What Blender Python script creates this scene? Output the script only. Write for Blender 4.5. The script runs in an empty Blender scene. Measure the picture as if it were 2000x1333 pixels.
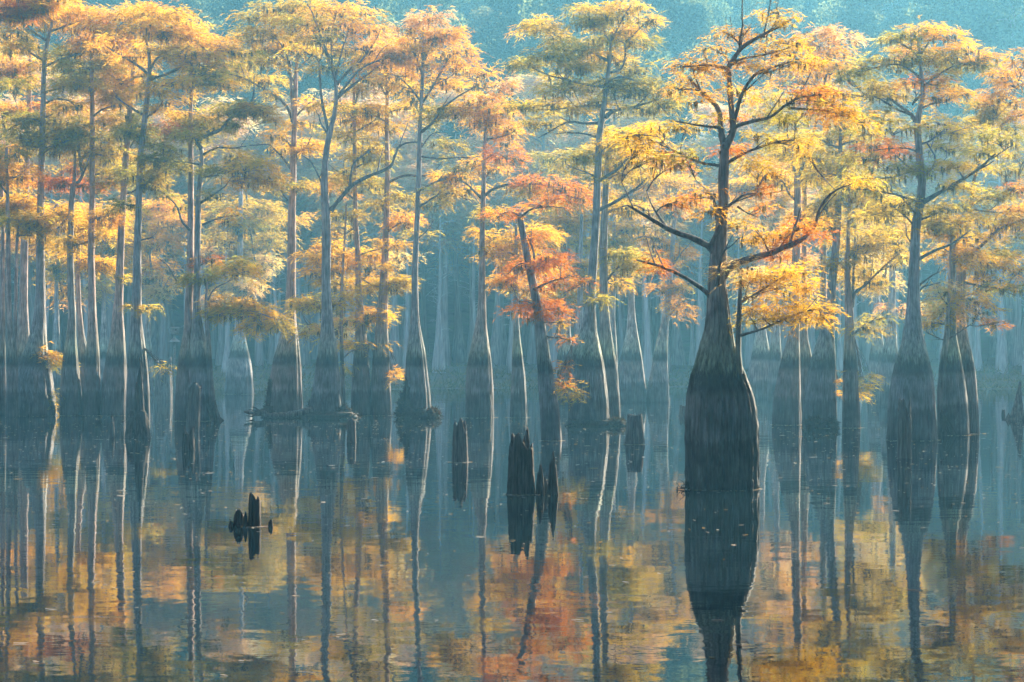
import bpy, math, random
import numpy as np

# ------------------------------------------------------------------ camera, sky, sun, exposure
sc = bpy.context.scene
CAM_H, FPX, HOR = 2.8, 4722.0, 661.0          # eye height (m), focal length in photo pixels (85 mm), horizon row
cam = bpy.data.cameras.new('camera'); cam.lens = 85; cam.sensor_width = 36; cam.shift_y = -0.00275
cam.clip_start = 0.5; cam.clip_end = 3000
camo = bpy.data.objects.new('camera', cam); sc.collection.objects.link(camo)
camo.location = (0, 0, CAM_H); camo.rotation_euler = (math.radians(90), 0, 0); sc.camera = camo

SUN_AZ, SUN_EL = math.radians(34), math.radians(22)   # azimuth to the right of the view direction, behind the trees
w = bpy.data.worlds.new('World'); sc.world = w; w.use_nodes = True
nt = w.node_tree; nt.nodes.clear()
sky = nt.nodes.new('ShaderNodeTexSky'); sky.sky_type = 'NISHITA'; sky.sun_disc = False
sky.sun_elevation = SUN_EL; sky.sun_rotation = SUN_AZ
bg = nt.nodes.new('ShaderNodeBackground'); bg.inputs['Strength'].default_value = 0.07
wo = nt.nodes.new('ShaderNodeOutputWorld')
nt.links.new(sky.outputs[0], bg.inputs[0]); nt.links.new(bg.outputs[0], wo.inputs[0])
sd = bpy.data.lights.new('sun', 'SUN'); sd.energy = 5.0; sd.angle = math.radians(0.5); sd.color = (1.0, 0.85, 0.62)
so = bpy.data.objects.new('sun', sd); sc.collection.objects.link(so)
so.location = (60, 120, 90); so.rotation_euler = (-(math.pi/2 - SUN_EL), 0, -SUN_AZ)
HAZE_DENSITY = 0.00096
HAZE_COLOUR = (0.22, 0.66, 1.0, 1)

vs = sc.view_settings; vs.view_transform = 'Standard'; vs.look = 'None'; vs.exposure = 2.2; vs.gamma = 1; vs.use_curve_mapping = False
cy = sc.cycles
cy.max_bounces = 5; cy.diffuse_bounces = 3; cy.glossy_bounces = 2; cy.transmission_bounces = 2
cy.volume_bounces = 1; cy.transparent_max_bounces = 4
cy.caustics_reflective = False; cy.caustics_refractive = False
cy.use_denoising = True; cy.sample_clamp_indirect = 4.0
cy.use_adaptive_sampling = True; cy.adaptive_threshold = 0.02
sc.render.engine = 'CYCLES'

# ------------------------------------------------------------------ helpers
COL = sc.collection
rng = np.random.default_rng(7)
def dist(base): return FPX*CAM_H/(base - HOR)                 # where a base row meets the water
def wx(px, d): return (px - 1000.0)*d/FPX
def wz(py, d): return CAM_H - (py - HOR)*d/FPX

def mesh_from(name, V, F, mat=None, smooth=False, face_col=None):
    """F: (n,3) or (n,4) int array, or a list of such arrays"""
    me = bpy.data.meshes.new(name)
    Fs = F if isinstance(F, list) else [F]
    Fs = [np.asarray(f, dtype=np.int32) for f in Fs if len(f)]
    V = np.asarray(V, dtype=np.float32)
    me.vertices.add(len(V)); me.vertices.foreach_set('co', V.ravel())
    nl = sum(f.size for f in Fs); npoly = sum(len(f) for f in Fs)
    me.loops.add(nl); me.polygons.add(npoly)
    me.loops.foreach_set('vertex_index', np.concatenate([f.ravel() for f in Fs]))
    sizes = np.concatenate([np.full(len(f), f.shape[1], dtype=np.int32) for f in Fs])
    starts = np.concatenate([[0], np.cumsum(sizes)[:-1]]).astype(np.int32)
    me.polygons.foreach_set('loop_start', starts)
    if smooth: me.polygons.foreach_set('use_smooth', np.ones(npoly, dtype=bool))
    me.update(calc_edges=True)
    if face_col is not None:
        a = me.attributes.new('leaf_colour', 'FLOAT_COLOR', 'FACE')
        c = np.ones((npoly, 4), dtype=np.float32); c[:, :3] = face_col
        a.data.foreach_set('color', c.ravel())
    if mat: me.materials.append(mat)
    return me
def obj(name, me, parent=None, loc=(0, 0, 0), kind=None):
    o = bpy.data.objects.new(name, me); COL.objects.link(o); o.location = loc
    if parent is not None: o.parent = parent
    if kind: o['kind'] = kind
    return o
def tag(o, label, cat, group=None):
    o['label'] = label; o['category'] = cat
    if group: o['group'] = group
    return o
def copy_tree(o, parent=None):
    c = o.copy(); COL.objects.link(c); c.parent = parent
    for ch in o.children: copy_tree(ch, c)
    return c

class MB:
    """collects tubes and other pieces of one mesh"""
    def __init__(s): s.V = []; s.Q = []; s.T = []; s.n = 0
    def add(s, V, Q=None, T=None):
        V = np.asarray(V, float); s.V.append(V)
        if Q is not None and len(Q): s.Q.append(np.asarray(Q) + s.n)
        if T is not None and len(T): s.T.append(np.asarray(T) + s.n)
        s.n += len(V)
    def mesh(s, name, mat, smooth=True):
        F = []
        if s.Q: F.append(np.concatenate(s.Q))
        if s.T: F.append(np.concatenate(s.T))
        return mesh_from(name, np.concatenate(s.V), F, mat, smooth)

def catmull(P, n):
    P = np.asarray(P, float)
    if len(P) == 2: P = np.array([P[0], (P[0]*2+P[1])/3, (P[0]+2*P[1])/3, P[1]])
    E = np.vstack([2*P[0]-P[1], P, 2*P[-1]-P[-2]])
    m = len(P) - 1
    out = []
    for u in np.linspace(0, m, n):
        i = min(int(u), m-1); t = u - i
        a, b, c, d = E[i], E[i+1], E[i+2], E[i+3]
        out.append(0.5*((2*b) + (-a+c)*t + (2*a-5*b+4*c-d)*t*t + (-a+3*b-3*c+d)*t**3))
    return np.array(out)
def tube(mb, P, R, sides=6):
    P = np.asarray(P, float); R = np.asarray(R, float); n = len(P)
    T = np.gradient(P, axis=0); T /= (np.linalg.norm(T, axis=1, keepdims=True) + 1e-9)
    up = np.array([0.31, 0.87, 0.38]); A = np.cross(T, up); A /= (np.linalg.norm(A, axis=1, keepdims=True) + 1e-9)
    B = np.cross(T, A)
    th = np.arange(sides)*2*math.pi/sides
    V = P[:, None, :] + R[:, None, None]*(np.cos(th)[None, :, None]*A[:, None, :] + np.sin(th)[None, :, None]*B[:, None, :])
    V = V.reshape(-1, 3)
    i = np.arange(n-1)[:, None]*sides; j = np.arange(sides)[None, :]; k = (j+1) % sides
    Q = np.stack([i+j, i+k, i+sides+k, i+sides+j], -1).reshape(-1, 4)
    V = np.vstack([V, P[-1:] + T[-1:]*R[-1]])
    tip = n*sides; b = (n-1)*sides
    Tt = np.stack([b+np.arange(sides), b+(np.arange(sides)+1) % sides, np.full(sides, tip)], -1)
    mb.add(V, Q, Tt)

# ------------------------------------------------------------------ materials
def new_mat(name):
    m = bpy.data.materials.new(name); m.use_nodes = True
    n = m.node_tree.nodes; n.clear()
    return m, n, m.node_tree.links
def ramp(n, stops, interp='LINEAR'):
    r = n.new('ShaderNodeValToRGB'); r.color_ramp.interpolation = interp
    e = r.color_ramp.elements
    while len(e) < len(stops): e.new(0.5)
    for el, (p, c) in zip(e, stops): el.position = p; el.color = (*c, 1)
    return r

def bark_material(name, warm=0.0, wet=1.0, lichen=0.5, tint=(1, 1, 1)):
    """cypress bark: flood-stained base up to about 2 m, lichen above it, grey fibrous bark higher up"""
    m, n, L = new_mat(name)
    tc = n.new('ShaderNodeTexCoord')
    mp = n.new('ShaderNodeMapping'); mp.inputs['Scale'].default_value = (14, 14, 0.9); L.new(tc.outputs['Object'], mp.inputs[0])
    fib = n.new('ShaderNodeTexNoise'); fib.inputs['Scale'].default_value = 1.6; fib.inputs['Detail'].default_value = 6; fib.inputs['Roughness'].default_value = 0.65
    L.new(mp.outputs[0], fib.inputs['Vector'])
    big = n.new('ShaderNodeTexNoise'); big.inputs['Scale'].default_value = 2.2; big.inputs['Detail'].default_value = 4; L.new(tc.outputs['Object'], big.inputs['Vector'])
    sx = n.new('ShaderNodeSeparateXYZ'); L.new(tc.outputs['Object'], sx.inputs[0])
    # height with a ragged edge
    mm = n.new('ShaderNodeMath'); mm.operation = 'MULTIPLY_ADD'; L.new(fib.outputs[0], mm.inputs[0]); mm.inputs[1].default_value = 0.55; L.new(sx.outputs['Z'], mm.inputs[2])
    dv = n.new('ShaderNodeMath'); dv.operation = 'DIVIDE'; L.new(mm.outputs[0], dv.inputs[0]); dv.inputs[1].default_value = 8.0
    t = lambda c: tuple(a*b for a, b in zip(c, tint))
    k = 8.0
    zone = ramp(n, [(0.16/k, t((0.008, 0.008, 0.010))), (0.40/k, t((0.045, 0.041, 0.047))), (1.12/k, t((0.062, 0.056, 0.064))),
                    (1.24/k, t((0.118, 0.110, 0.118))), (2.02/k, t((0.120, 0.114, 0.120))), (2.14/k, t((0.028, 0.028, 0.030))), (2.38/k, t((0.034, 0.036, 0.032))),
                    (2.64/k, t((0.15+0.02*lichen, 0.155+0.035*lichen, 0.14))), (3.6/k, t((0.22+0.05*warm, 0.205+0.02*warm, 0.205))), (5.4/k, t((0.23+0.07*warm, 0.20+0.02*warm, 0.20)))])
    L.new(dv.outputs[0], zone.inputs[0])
    fr = ramp(n, [(0.30, (0.28, 0.28, 0.28)), (0.47, (0.85, 0.85, 0.85)), (0.60, (1.35, 1.35, 1.35)), (0.74, (2.4, 2.4, 2.45))]); L.new(fib.outputs[0], fr.inputs[0])
    mx = n.new('ShaderNodeMix'); mx.data_type = 'RGBA'; mx.blend_type = 'MULTIPLY'; mx.inputs[0].default_value = 1
    L.new(zone.outputs[0], mx.inputs[6]); L.new(fr.outputs[0], mx.inputs[7])
    br = ramp(n, [(0.33, (0.62, 0.60, 0.60)), (0.5, (1.0, 1.0, 1.0)), (0.68, (1.45, 1.45, 1.42))]); L.new(big.outputs[0], br.inputs[0])
    mx2 = n.new('ShaderNodeMix'); mx2.data_type = 'RGBA'; mx2.blend_type = 'MULTIPLY'; mx2.inputs[0].default_value = 1
    L.new(mx.outputs[2], mx2.inputs[6]); L.new(br.outputs[0], mx2.inputs[7])
    mpf = n.new('ShaderNodeMapping'); mpf.inputs['Scale'].default_value = (9, 9, 2.6); L.new(tc.outputs['Object'], mpf.inputs[0])
    fk = n.new('ShaderNodeTexNoise'); fk.inputs['Scale'].default_value = 1.5; fk.inputs['Detail'].default_value = 5; fk.inputs['Roughness'].default_value = 0.75; L.new(mpf.outputs[0], fk.inputs['Vector'])
    fkr = ramp(n, [(0.55, (0, 0, 0)), (0.70, (0.6, 0.6, 0.6))]); L.new(fk.outputs[0], fkr.inputs[0])
    mx3 = n.new('ShaderNodeMix'); mx3.data_type = 'RGBA'; L.new(fkr.outputs[0], mx3.inputs[0]); L.new(mx2.outputs[2], mx3.inputs[6]); mx3.inputs[7].default_value = (0.17, 0.17, 0.185, 1)
    mx2 = mx3
    bp = n.new('ShaderNodeBump'); bp.inputs['Strength'].default_value = 1.0; bp.inputs['Distance'].default_value = 0.05; L.new(fib.outputs[0], bp.inputs['Height'])
    p = n.new('ShaderNodeBsdfPrincipled'); p.inputs['Roughness'].default_value = 0.68; p.inputs['Specular IOR Level'].default_value = 0.35
    L.new(mx2.outputs[2], p.inputs['Base Color']); L.new(bp.outputs[0], p.inputs['Normal'])
    o = n.new('ShaderNodeOutputMaterial'); L.new(p.outputs[0], o.inputs[0])
    return m
def plain_bark(name, c1, c2, scale=(10, 10, 3)):
    m, n, L = new_mat(name)
    tc = n.new('ShaderNodeTexCoord'); mp = n.new('ShaderNodeMapping'); mp.inputs['Scale'].default_value = scale; L.new(tc.outputs['Object'], mp.inputs[0])
    f = n.new('ShaderNodeTexNoise'); f.inputs['Scale'].default_value = 1.5; f.inputs['Detail'].default_value = 5; L.new(mp.outputs[0], f.inputs['Vector'])
    r = ramp(n, [(0.32, c1), (0.68, c2)]); L.new(f.outputs[0], r.inputs[0])
    bp = n.new('ShaderNodeBump'); bp.inputs['Strength'].default_value = 0.7; bp.inputs['Distance'].default_value = 0.02; L.new(f.outputs[0], bp.inputs['Height'])
    p = n.new('ShaderNodeBsdfPrincipled'); p.inputs['Roughness'].default_value = 0.88; p.inputs['Specular IOR Level'].default_value = 0.2
    L.new(r.outputs[0], p.inputs['Base Color']); L.new(bp.outputs[0], p.inputs['Normal'])
    o = n.new('ShaderNodeOutputMaterial'); L.new(p.outputs[0], o.inputs[0])
    return m
def leaf_material(name, trans=0.55):
    m, n, L = new_mat(name)
    at = n.new('ShaderNodeAttribute'); at.attribute_name = 'leaf_colour'
    d = n.new('ShaderNodeBsdfDiffuse'); t = n.new('ShaderNodeBsdfTranslucent')
    L.new(at.outputs['Color'], d.inputs[0]); L.new(at.outputs['Color'], t.inputs[0])
    mx = n.new('ShaderNodeMixShader'); mx.inputs[0].default_value = trans
    L.new(d.outputs[0], mx.inputs[1]); L.new(t.outputs[0], mx.inputs[2])
    o = n.new('ShaderNodeOutputMaterial'); L.new(mx.outputs[0], o.inputs[0])
    return m

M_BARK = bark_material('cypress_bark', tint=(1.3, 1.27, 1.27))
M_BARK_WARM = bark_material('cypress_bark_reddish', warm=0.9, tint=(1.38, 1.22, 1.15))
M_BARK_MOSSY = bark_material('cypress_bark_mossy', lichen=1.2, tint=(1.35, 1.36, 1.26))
M_BARK_HAZE_PALE = bark_material('haze_pale_cypress_bark', tint=(1.75, 1.75, 1.72))  # paler copy of the bark: haze brightness put into the colour of distant trunks
M_LIMB = plain_bark('limb_bark', (0.085, 0.074, 0.07), (0.25, 0.22, 0.20))
M_STUMP = plain_bark('stump_wood', (0.012, 0.010, 0.010), (0.120, 0.098, 0.090), (16, 16, 1.2))
M_STUMP_GREY = plain_bark('weathered_stump_wood', (0.04, 0.036, 0.036), (0.21, 0.18, 0.17), (16, 16, 1.2))
M_ROOT = plain_bark('root_mat', (0.018, 0.013, 0.012), (0.07, 0.05, 0.042))
M_LEAF = leaf_material('cypress_needles', 0.62)
M_MOSS = leaf_material('hanging_moss', 0.35)
M_HAZE_PALE_BARK = plain_bark('haze_pale_far_bark', (0.26, 0.25, 0.25), (0.46, 0.44, 0.43), (6, 6, 0.5))  # haze brightness of the bare far trunks put into the colour
M_FAR_BARK = plain_bark('far_bark', (0.18, 0.17, 0.165), (0.38, 0.35, 0.33), (6, 6, 0.5))  # lightened too, misty brightness of the far wood put into the colour

# ------------------------------------------------------------------ foliage
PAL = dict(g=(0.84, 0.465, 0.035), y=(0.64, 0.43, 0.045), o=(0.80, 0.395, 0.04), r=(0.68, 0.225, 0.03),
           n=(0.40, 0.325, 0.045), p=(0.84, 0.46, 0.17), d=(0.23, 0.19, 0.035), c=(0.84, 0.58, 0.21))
def unit(v): return v/(np.linalg.norm(v, axis=-1, keepdims=True) + 1e-9)
class Leaves:
    def __init__(s): s.V = []; s.C = []
    def needles(s, B, D, length, width, col):
        """one thin triangle per needle"""
        n = len(B); D = unit(D)
        S = unit(np.cross(D, rng.normal(size=(n, 3))))
        h = (width/2)[:, None]*S
        s.V.append(np.stack([B - h, B + h, B + D*length[:, None]], 1)); s.C.append(col)
    def mesh(s, name, mat):
        V = np.concatenate(s.V).reshape(-1, 3); C = np.concatenate(s.C)
        return mesh_from(name, V, np.arange(len(V)).reshape(-1, 3), mat, False, C)
def pad_needles(L, c, rx, ry, rz, col, out, dens=1.0, size=1.0, subs=None):
    """a flat, layered spray of cypress foliage: fronds that reach outwards and droop, gathered in sub-clumps"""
    k = max(6, int(15*math.sqrt(rx*ry)/0.7*0.75/min(size, 1.0)))
    a = rng.uniform(0, 2*math.pi, k); r = np.sqrt(rng.uniform(0.02, 1, k))
    sub = np.stack([rx*r*np.cos(a), ry*r*np.sin(a), rz*(0.55*(1 - r**2) - 0.25 + rng.normal(0, 0.45, k))], 1)
    far = rng.random(k) < 0.25; sub[far] *= rng.uniform(1.0, 1.4, (far.sum(), 1)); sub[far, 2] -= rz*rng.uniform(0.1, 0.7, far.sum())
    nf = max(12, int(860*rx*max(rz, 0.12)*dens/size**1.6))
    w_ = rng.uniform(0.3, 1.0, k); w_ /= w_.sum()
    pick = rng.choice(k, nf, p=w_)
    srad = 0.20*math.sqrt(rx*ry) + 0.04
    off = rng.normal(0, 1, (nf, 3))*np.array([srad, srad, max(rz*0.30, 0.05)])
    P = sub[pick] + off
    hor = P*np.array([1/rx, 1/ry, 0]) + out*0.35 + rng.normal(0, 0.45, (nf, 3))
    D = unit(hor); D[:, 2] = rng.normal(0.10, 0.36, nf); D = unit(D)
    fl = rng.uniform(0.22, 0.46, nf)*size
    # colour: pad colour, then sub-clump shift, then needle shift
    base = np.asarray(col)
    cs = rng.normal(0, 0.16, k); gs = rng.normal(0, 0.07, k)
    m = 9
    t = (np.arange(m) + 0.5)/m
    side = np.where(np.arange(m) % 2 == 0, 1.0, -1.0)
    H = unit(np.cross(D, np.array([0, 0, 1.0])))
    B = P[:, None, :] + D[:, None, :]*(fl[:, None]*t[None, :])[:, :, None]
    B[:, :, 2] -= (t**2)[None, :]*fl[:, None]*0.45
    ND = D[:, None, :]*0.55 + H[:, None, :]*(side[None, :, None]*0.62) + rng.normal(0, 0.22, (nf, m, 3))
    ND[:, :, 2] -= 0.30
    ln = rng.uniform(0.09, 0.20, (nf, m))*size; wd = rng.uniform(0.013, 0.025, (nf, m))*size
    v = (1 + cs[pick])[:, None]*rng.uniform(0.75, 1.25, (nf, m))
    C = base[None, None, :]*v[:, :, None]
    C[:, :, 1] *= (1 + gs[pick])[:, None]
    L.needles(B.reshape(-1, 3) + c, ND.reshape(-1, 3), ln.ravel(), wd.ravel(), np.clip(C.reshape(-1, 3), 0.01, 0.92))
    return sub + c
def pad_moss(L, c, rx, ry, rz, dens=1.0, size=1.0):
    n = max(3, int(16*rx*dens))
    a = rng.uniform(0, 2*math.pi, n); r = np.sqrt(rng.uniform(0, 1, n))
    P = np.stack([rx*r*np.cos(a), ry*r*np.sin(a), -rz*rng.uniform(0.1, 0.9, n)], 1) + c
    m = 5
    ln0 = rng.uniform(0.14, 0.46, n)*size
    B = P[:, None, :] + rng.normal(0, 0.022, (n, m, 3))*size
    D = np.zeros((n, m, 3)); D[:, :, 2] = -1; D += rng.normal(0, 0.09, (n, m, 3))
    ln = ln0[:, None]*rng.uniform(0.5, 1.0, (n, m)); wd = rng.uniform(0.025, 0.05, (n, m))*size
    pal = np.array([(0.16, 0.13, 0.07), (0.22, 0.17, 0.075), (0.12, 0.12, 0.07)])
    C = pal[rng.integers(0, 3, n)][:, None, :]*rng.uniform(0.7, 1.2, (n, m, 1))
    L.needles(B.reshape(-1, 3), D.reshape(-1, 3), ln.ravel(), wd.ravel(), C.reshape(-1, 3))

# ------------------------------------------------------------------ trunks
def smooth(a, b, x): t = np.clip((x-a)/(b-a), 0, 1); return t*t*(3-2*t)
def trunk_mesh(name, P, R, mat, seg=56, rings=60, flute=0.13, nf=9, flat_top=False, groove=0.5):
    """P: centre line from top to bottom (local, base at z = 0), R: radii. Fluted, buttressed cypress bole."""
    P = np.asarray(P, float); R = np.asarray(R, float)
    o = np.argsort(P[:, 2]); P = P[o]; R = R[o]
    zz = P[:, 2]
    u = np.linspace(0, 1, rings); z = zz[0] + (zz[-1]-zz[0])*(u**1.35)
    # monotone-ish smooth interpolation over height
    Pc = np.column_stack([np.interp(z, zz, P[:, 0]), np.interp(z, zz, P[:, 1]), z]); Rc = np.interp(z, zz, R)
    for _ in range(2):
        Pc[1:-1, :2] = 0.25*Pc[:-2, :2] + 0.5*Pc[1:-1, :2] + 0.25*Pc[2:, :2]; Rc[1:-1] = 0.25*Rc[:-2] + 0.5*Rc[1:-1] + 0.25*Rc[2:]
    wob = np.cumsum(rng.normal(0, 1, (rings, 2)), 0); wob -= np.linspace(0, 1, rings)[:, None]*wob[-1]
    Pc[:, :2] += wob*0.0035*smooth(2.5, 4.0, z)[:, None]
    th = np.arange(seg)*2*math.pi/seg
    ph = rng.uniform(0, 6.28, 6)
    warp = th + 0.22*np.sin(2*th + ph[0]) + 0.12*np.sin(3*th + ph[1])
    wan = np.cumsum(rng.normal(0, 1, (rings, 3)), 0)/math.sqrt(rings)
    W = warp[None, :] + 0.045*wan[:, 0:1] + 0.035*wan[:, 1:2]*np.sin(th + ph[1])[None, :] + 0.03*wan[:, 2:3]*np.sin(2*th)[None, :]
    lob = 0.75 + 0.45*np.sin(th*3 + ph[3]) * np.sin(th*2 + ph[5])
    fl = (np.abs(np.sin(W*nf/2 + ph[2]))**groove - 0.78)*lob[None, :]
    fl2 = np.abs(np.sin(W*int(nf*1.5+0.5) + ph[3]))**0.6 - 0.75
    am = flute*(1 - 0.80*smooth(1.6, 4.2, z))
    rough = rng.normal(0, 1, (rings, seg))
    for _ in range(2): rough = 0.5*rough + 0.25*np.roll(rough, 1, 0) + 0.25*np.roll(rough, -1, 0)
    bulk = 0.04*np.sin(2*th + ph[4])[None, :] + 0.03*np.sin(3*th + ph[5])[None, :]
    rad = Rc[:, None]*(1 + am[:, None]*(fl + 0.35*fl2) + 0.022*rough + bulk)
    V = np.stack([Pc[:, 0:1] + rad*np.cos(th)[None, :], Pc[:, 1:2] + rad*np.sin(th)[None, :], np.repeat(z[:, None], seg, 1)], -1).reshape(-1, 3)
    i = np.arange(rings-1)[:, None]*seg; j = np.arange(seg)[None, :]; k = (j+1) % seg
    Q = np.stack([i+j, i+k, i+seg+k, i+seg+j], -1).reshape(-1, 4)
    top = np.array([Pc[-1] + (0, 0, 0.02 if flat_top else Rc[-1])]); V = np.vstack([V, top])
    b = (rings-1)*seg
    T = np.stack([b+np.arange(seg), b+(np.arange(seg)+1) % seg, np.full(seg, rings*seg)], -1)
    return mesh_from(name, V, [Q, T], mat, True)

def z_ok(z): return z > 3.0
class Tree:
    """a cypress standing in the water: an Empty at its base > trunk, limb (each), crown, twigs, hanging_moss"""
    def __init__(s, name, label, base, x, cat='tree', group=None, d=None, z0=0.0):
        s.d = d if d else dist(base); s.k = s.d/FPX
        s.root = bpy.data.objects.new(name, None); COL.objects.link(s.root)
        s.root.location = (wx(x, s.d), s.d, z0); s.root.empty_display_size = 0.3
        s.x0 = wx(x, s.d); s.z0 = z0
        tag(s.root, label, cat, group)
        s.anchor = []; s.anchor_r = []
        s.tint = []; s.limbpts = []; s.leaf = Leaves(); s.moss = Leaves(); s.tw = MB()
        s.sz = max(0.56, min(1.5, s.d/82))
    def loc(s, px, py, dy=0.0): return np.array([wx(px, s.d) - s.x0, dy, wz(py, s.d) - s.z0])
    def note(s, P, R):
        for p, r in zip(P, R): s.anchor.append(p); s.anchor_r.append(r)
    def trunk(s, pts, mat=M_BARK, flute=0.13, nf=9, name='trunk', dy=0.0, lean_y=0.0, seg=56, rings=60, **kw):
        P = []; R = []
        for (x, y, wd) in pts:
            p = s.loc(x, y, dy); P.append(p); R.append(wd*0.5*s.k)
        P = np.array(P); R = np.array(R)
        if P[:, 2].min() < 0.6:           # stands in the water: carry the foot below the surface
            i = int(np.argmin(P[:, 2])); P[i, 2] = 0.0
            P = np.vstack([P, P[i] + (0, 0, -0.7)]); R = np.append(R, R[i]*1.04)
        P[:, 1] += lean_y*P[:, 2]
        me = trunk_mesh(name, P, R, mat, flute=flute, nf=nf, seg=seg, rings=rings, **kw)
        o = obj(name, me, s.root)
        top = P[P[:, 2] > 2.5]
        if len(top):
            q = catmull(top[np.argsort(top[:, 2])], 24); s.note(q, np.interp(q[:, 2], np.sort(P[:, 2]), R[np.argsort(P[:, 2])]))
        return o
    def limb(s, pts, w0, w1=None, slope=None, dy0=0.0, mat=M_LIMB, forks=2, name='limb'):
        """pts in photo pixels; the limb also leans towards or away from the viewer"""
        if slope is None: slope = rng.uniform(-0.75, 0.75)
        w1 = w1 if w1 is not None else max(1.6, w0*0.30)
        P = []
        acc = 0.0
        for i, (x, y) in enumerate(pts):
            if i: acc += math.hypot(x - pts[i-1][0], y - pts[i-1][1])*s.k
            P.append(s.loc(x, y, dy0 + slope*acc*0.6))
        n = max(8, int(acc/0.13)); n = min(n, 60)
        C = catmull(P, n)
        j = np.cumsum(rng.normal(0, 1, (n, 3)), 0)*0.006*(1+acc*0.15); j -= j[0]
        C = C + j*np.linspace(0.2, 1, n)[:, None]
        R = np.linspace(1, 0, n)**0.9*(w0-w1)*0.5*s.k + w1*0.5*s.k
        R = R*(1 + rng.normal(0, 0.06, n)); R[0] *= 1.3; R[1] *= 1.12
        mb = MB(); tube(mb, C, R, 8)
        for f in range(forks):
            i = int(rng.uniform(0.3, 0.9)*n); i = min(i, n-2)
            t = unit(C[i+1]-C[i-1]); dr = unit(t*0.7 + unit(rng.normal(0, 1, 3))*0.75 + np.array([0, 0, 0.25]))
            ln = rng.uniform(0.25, 0.55)*acc*0.6 + 0.15
            m = 7; q = np.linspace(0, 1, m)[:, None]
            F = C[i] + dr*ln*q + np.array([0, 0, 1])*ln*0.18*q**2 + np.cumsum(rng.normal(0, 0.03*ln, (m, 3)), 0)*q
            tube(mb, F, np.linspace(R[i]*0.6, max(R[-1]*0.5, 0.006), m), 5)
            s.note(F[2:], np.full(m-2, R[i]*0.4))
        o = obj(name, mb.mesh(name, mat), s.root)
        s.note(C, R); s.limbpts.append(C[int(n*0.35):])
        return o
    def pads(s, lst, dens=1.0, moss=1.0, twig=1.0, spread=0.8, behind=0.3):
        A = np.array(s.anchor) if s.anchor else np.zeros((1, 3)); AR = np.array(s.anchor_r) if s.anchor else np.full(1, 0.03)
        for (x, y, rx, rz, c) in lst:
            RX = rx*s.k; RZ = rz*s.k
            ry = RX*rng.uniform(0.6, 0.9)
            cpt = s.loc(x, y, 0)
            # depth: near the limb it hangs on, then off to one side
            dd = np.hypot(A[:, 0]-cpt[0], (A[:, 2]-cpt[2])*1.0 + 0.0)
            i = int(np.argmin(dd))
            cpt[1] = A[i, 1] + (rng.normal(0, spread)*0.6 + behind)*RX
            # attach: nearest anchor, favouring those below the pad
            dv = cpt - A; cost = np.linalg.norm(dv, axis=1) + np.where(dv[:, 2] < 0.05, 0.6, 0.0)
            i = int(np.argmin(cost)); a = A[i]
            out = unit(cpt - a)*np.array([1, 1, 0])
            col = np.array(PAL[c])*rng.uniform(0.88, 1.12)
            sub = pad_needles(s.leaf, cpt, RX, ry, RZ, col, out, dens, s.sz)
            if z_ok(cpt[2]): s.tint.append((cpt, col))
            # mixed-in second tint
            c2 = {'g': 'y', 'y': 'n', 'o': 'g', 'r': 'o', 'n': 'y', 'p': 'o', 'd': 'n', 'c': 'g'}[c]
            pad_needles(s.leaf, cpt + rng.normal(0, 0.15, 3)*np.array([RX, RX, RZ]), RX*0.95, ry*0.9, RZ, np.array(PAL[c2]), out, dens*0.35, s.sz)
            if moss > 0: pad_moss(s.moss, cpt, RX*0.95, ry*0.9, RZ, moss, s.sz)
            hub = cpt*0.72 + a*0.28 - np.array([0, 0, RZ*0.35])
            m = 8; q = np.linspace(0, 1, m)[:, None]
            mid = (a + hub)/2 + np.array([0, 0, 0.12])*np.linalg.norm(hub-a) + rng.normal(0, 0.06, 3)
            B = (1-q)**2*a + 2*q*(1-q)*mid + q**2*hub
            r0 = float(min(AR[i]*0.7, 0.045)) + 0.006
            tube(s.tw, B, np.linspace(r0, 0.014, m)*s.sz**0.5, 5)
            kk = min(len(sub), int(7*twig) + 1)
            for e in sub[rng.permutation(len(sub))[:kk]]:
                st = B[rng.integers(3, m)]
                md = (st+e)/2 + rng.normal(0, 0.08, 3)*np.linalg.norm(e-st) + np.array([0, 0, 0.05])
                q5 = np.linspace(0, 1, 5)[:, None]
                tube(s.tw, (1-q5)**2*st + 2*q5*(1-q5)*md + q5**2*e, np.linspace(0.013, 0.005, 5)*s.sz, 4)
        return s
    def tufts(s, n):
        """small loose sprays straight on the limbs, between the big ones"""
        if not s.tint or not s.limbpts: return
        Tc = np.array([a for a, _ in s.tint]); P = np.concatenate(s.limbpts); P = P[P[:, 2] > 3.5]
        if not len(P): return
        for a in P[rng.integers(0, len(P), n)]:
            i = int(np.argmin(np.linalg.norm(Tc - a, axis=1)))
            if np.linalg.norm(Tc[i] - a) > 1.6: continue
            R = rng.uniform(0.16, 0.42)*s.sz**0.5
            c = a + rng.normal(0, 0.12, 3) + np.array([0, 0.1, 0.04])
            pad_needles(s.leaf, c, R, R*0.9, R*rng.uniform(0.3, 0.55), s.tint[i][1]*rng.uniform(0.85, 1.15), unit(rng.normal(0, 1, 3)), 0.9, s.sz)
            if rng.random() < 0.5: pad_moss(s.moss, c, R, R, R*0.4, 1.5, s.sz)
    def done(s):
        s.tufts(26)
        if s.leaf.V: obj('crown', s.leaf.mesh('crown', M_LEAF), s.root, kind='stuff')
        if s.moss.V: obj('hanging_moss', s.moss.mesh('hanging_moss', M_MOSS), s.root, kind='stuff')
        if s.tw.V: obj('twigs', s.tw.mesh('twigs', M_LIMB), s.root, kind='stuff')
        return s.root

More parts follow.
